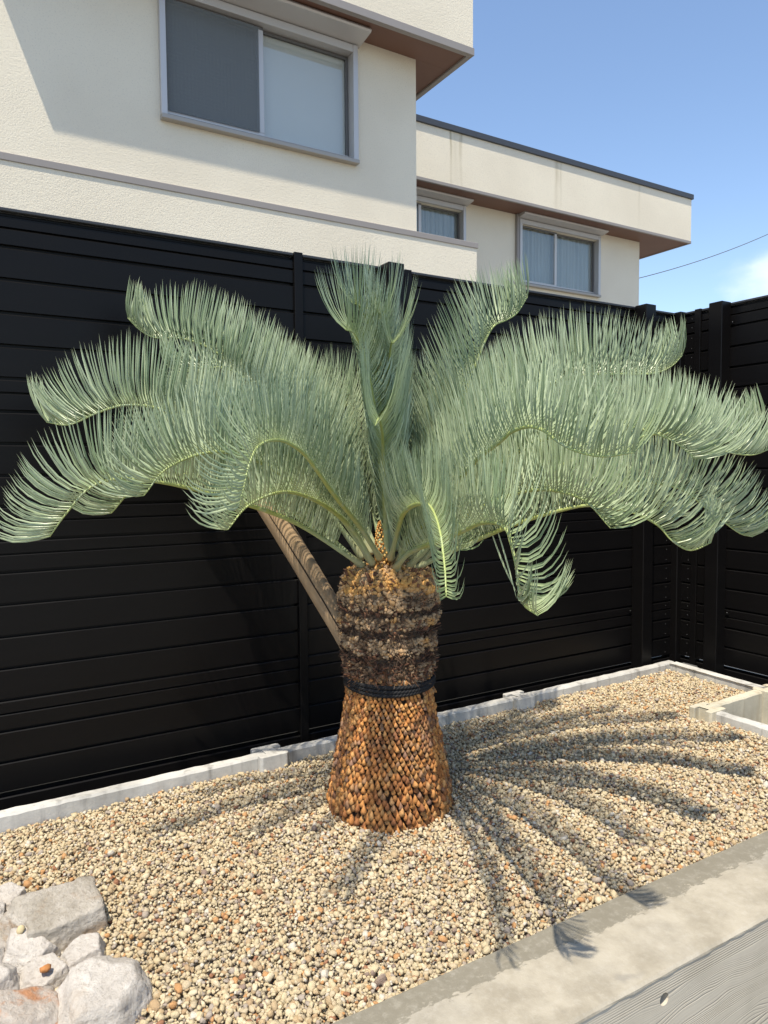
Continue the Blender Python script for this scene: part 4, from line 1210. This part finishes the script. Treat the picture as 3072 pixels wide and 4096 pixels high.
# ------------------------------------------------------------------ rocks in the corner of the bed
def rock(name, loc, dims, rotz, seed, mat, label, planes=None, tilt=(0, 0), sharp=90):
    r = np.random.RandomState(seed)
    bm = bmesh.new(); bmesh.ops.create_icosphere(bm, subdivisions=5, radius=1.0)
    Pn = r.normal(size=(12, 3)); Pn[:, 2] = np.abs(Pn[:, 2]) * .8; Pn /= np.linalg.norm(Pn, axis=1)[:, None]; Pd = r.uniform(.70, .98, 12)
    if planes:
        Pn = np.array([p_[:3] for p_ in planes], float); Pn /= np.linalg.norm(Pn, axis=1)[:, None]; Pd = np.array([p_[3] for p_ in planes])
    for v in bm.verts:
        n = np.array(v.co); dt = Pn @ n
        val = np.where(dt > 0.02, dt / Pd, 0.0)
        m_ = (np.sum(np.maximum(val, 0.6) ** sharp) / 1.0) ** (1.0 / sharp)
        rad = 1.0 / m_
        q = Vector(n * 2.3 + seed)
        rad *= 1 + 0.045 * mnoise.noise(q) + 0.035 * mnoise.noise(q * 2.7) + 0.024 * mnoise.noise(q * 6.5) + 0.016 * mnoise.noise(q * 14)
        v.co = Vector((n[0] * rad * dims[0], n[1] * rad * dims[1], n[2] * rad * dims[2]))
    o = bm_obj(name, bm, mat, smooth=True)
    o.location = loc; o.rotation_euler = (math.radians(tilt[0]), math.radians(tilt[1]), math.radians(rotz))
    return tag(o, label, 'rock', 'rocks heaped at the edge of the gravel')
SLAB = [(-.25, -.15, 1, .62), (.95, -.25, .15, .80), (-.2, -1, .25, .85), (-1, .1, .2, .95), (.35, 1, .2, .9), (.2, .1, -1, .6), (.75, .75, .2, .98), (-.65, -.7, .1, .95)]
BIG = [(-.1, -.2, 1, .80), (.8, -.5, .45, .82), (.9, .3, .2, .9), (-.7, .3, .5, .9), (.1, .9, .4, .85), (-.5, -.8, .3, .9), (.25, -.9, .25, .78), (0, 0, -1, .7), (.45, .1, .85, .86)]
WEDGE = [(-.15, -.1, 1, .66), (.9, -.5, .3, .74), (-.3, -1, .2, .8), (-1, .2, .35, .88), (.2, 1, .3, .82), (.75, .55, .5, .85), (-.6, .6, .6, .9), (0, 0, -1, .7)]
CHIP = [(.2, -.3, 1, .72), (.7, .6, .5, .76), (-.9, -.2, .35, .8), (.9, -.55, .1, .8), (-.2, .95, .3, .84), (-.35, -.9, .4, .74), (.3, -.8, .6, .8), (0, 0, -1, .7)]
rock('rock', (0.225, 1.955, 0.020), (0.118, 0.088, 0.080), 24, 21, M['rock_brown'], 'flat-topped brown-grey slab rock lying on the gravel', SLAB, (5, 9))
rock('rock', (0.250, 1.805, 0.002), (0.062, 0.048, 0.052), 25, 5, M['rock_white'], 'small smooth whitish rock tucked in front of the brown slab', WEDGE)
rock('rock', (0.262, 1.625, -0.018), (0.118, 0.112, 0.108), 30, 8, M['rock_white'], 'largest white angular rock with a grey side facet beside the gravel', BIG)
rock('rock', (0.135, 1.875, 0.002), (0.070, 0.064, 0.060), -20, 13, M['rock_white'], 'pale rock between the brown slab and the orange-veined rock', CHIP)
rock('rock', (0.160, 1.775, -0.002), (0.062, 0.058, 0.055), 50, 43, M['rock_white'], 'chipped white rock with a tan corner between the largest rock and the slab', WEDGE)
rock('rock', (0.105, 1.635, 0.005), (0.092, 0.090, 0.075), 40, 17, M['rock_orange'], 'orange-veined cream rock beside the largest white rock', CHIP)
rock('rock', (0.110, 2.125, 0.010), (0.055, 0.050, 0.060), 70, 29, M['rock_white'], 'upright pale grey rock behind the brown slab rock', WEDGE)
rock('rock', (0.060, 2.050, 0.015), (0.050, 0.060, 0.075), 15, 31, M['rock_white'], 'pale grey rock half hidden to the side of the upright rock', CHIP)
rock('rock', (0.065, 1.770, 0.010), (0.050, 0.048, 0.065), 15, 37, M['rock_white'], 'pale rock leaning on the rock next to the brown slab', BIG)
rock('rock', (0.060, 1.900, 0.005), (0.055, 0.052, 0.055), 80, 53, M['rock_white'], 'small pale rock at the heap edge beside the chipped rocks', CHIP)
def pebble(loc, r_, mat, label, seed):
    V, Fc, A = stones('', np.array([[0, 0, 0.0]]), np.array([r_]), None, ICO2, None, np.array([0.5]), seed=seed)
    o = mesh_np('pebble', V, tris=Fc, mat=mat, smooth=True); o.location = loc
    tag(o, label, 'pebble', 'loose pebbles on the rocks')
pebble((0.125, 1.90, 0.062), 0.010, M['pebble_tan'], 'tan pebble resting against the brown slab rock', 3)
pebble((0.160, 1.745, 0.045), 0.012, M['pebble_rust'], 'rust-orange pebble wedged between the pale rocks', 6)
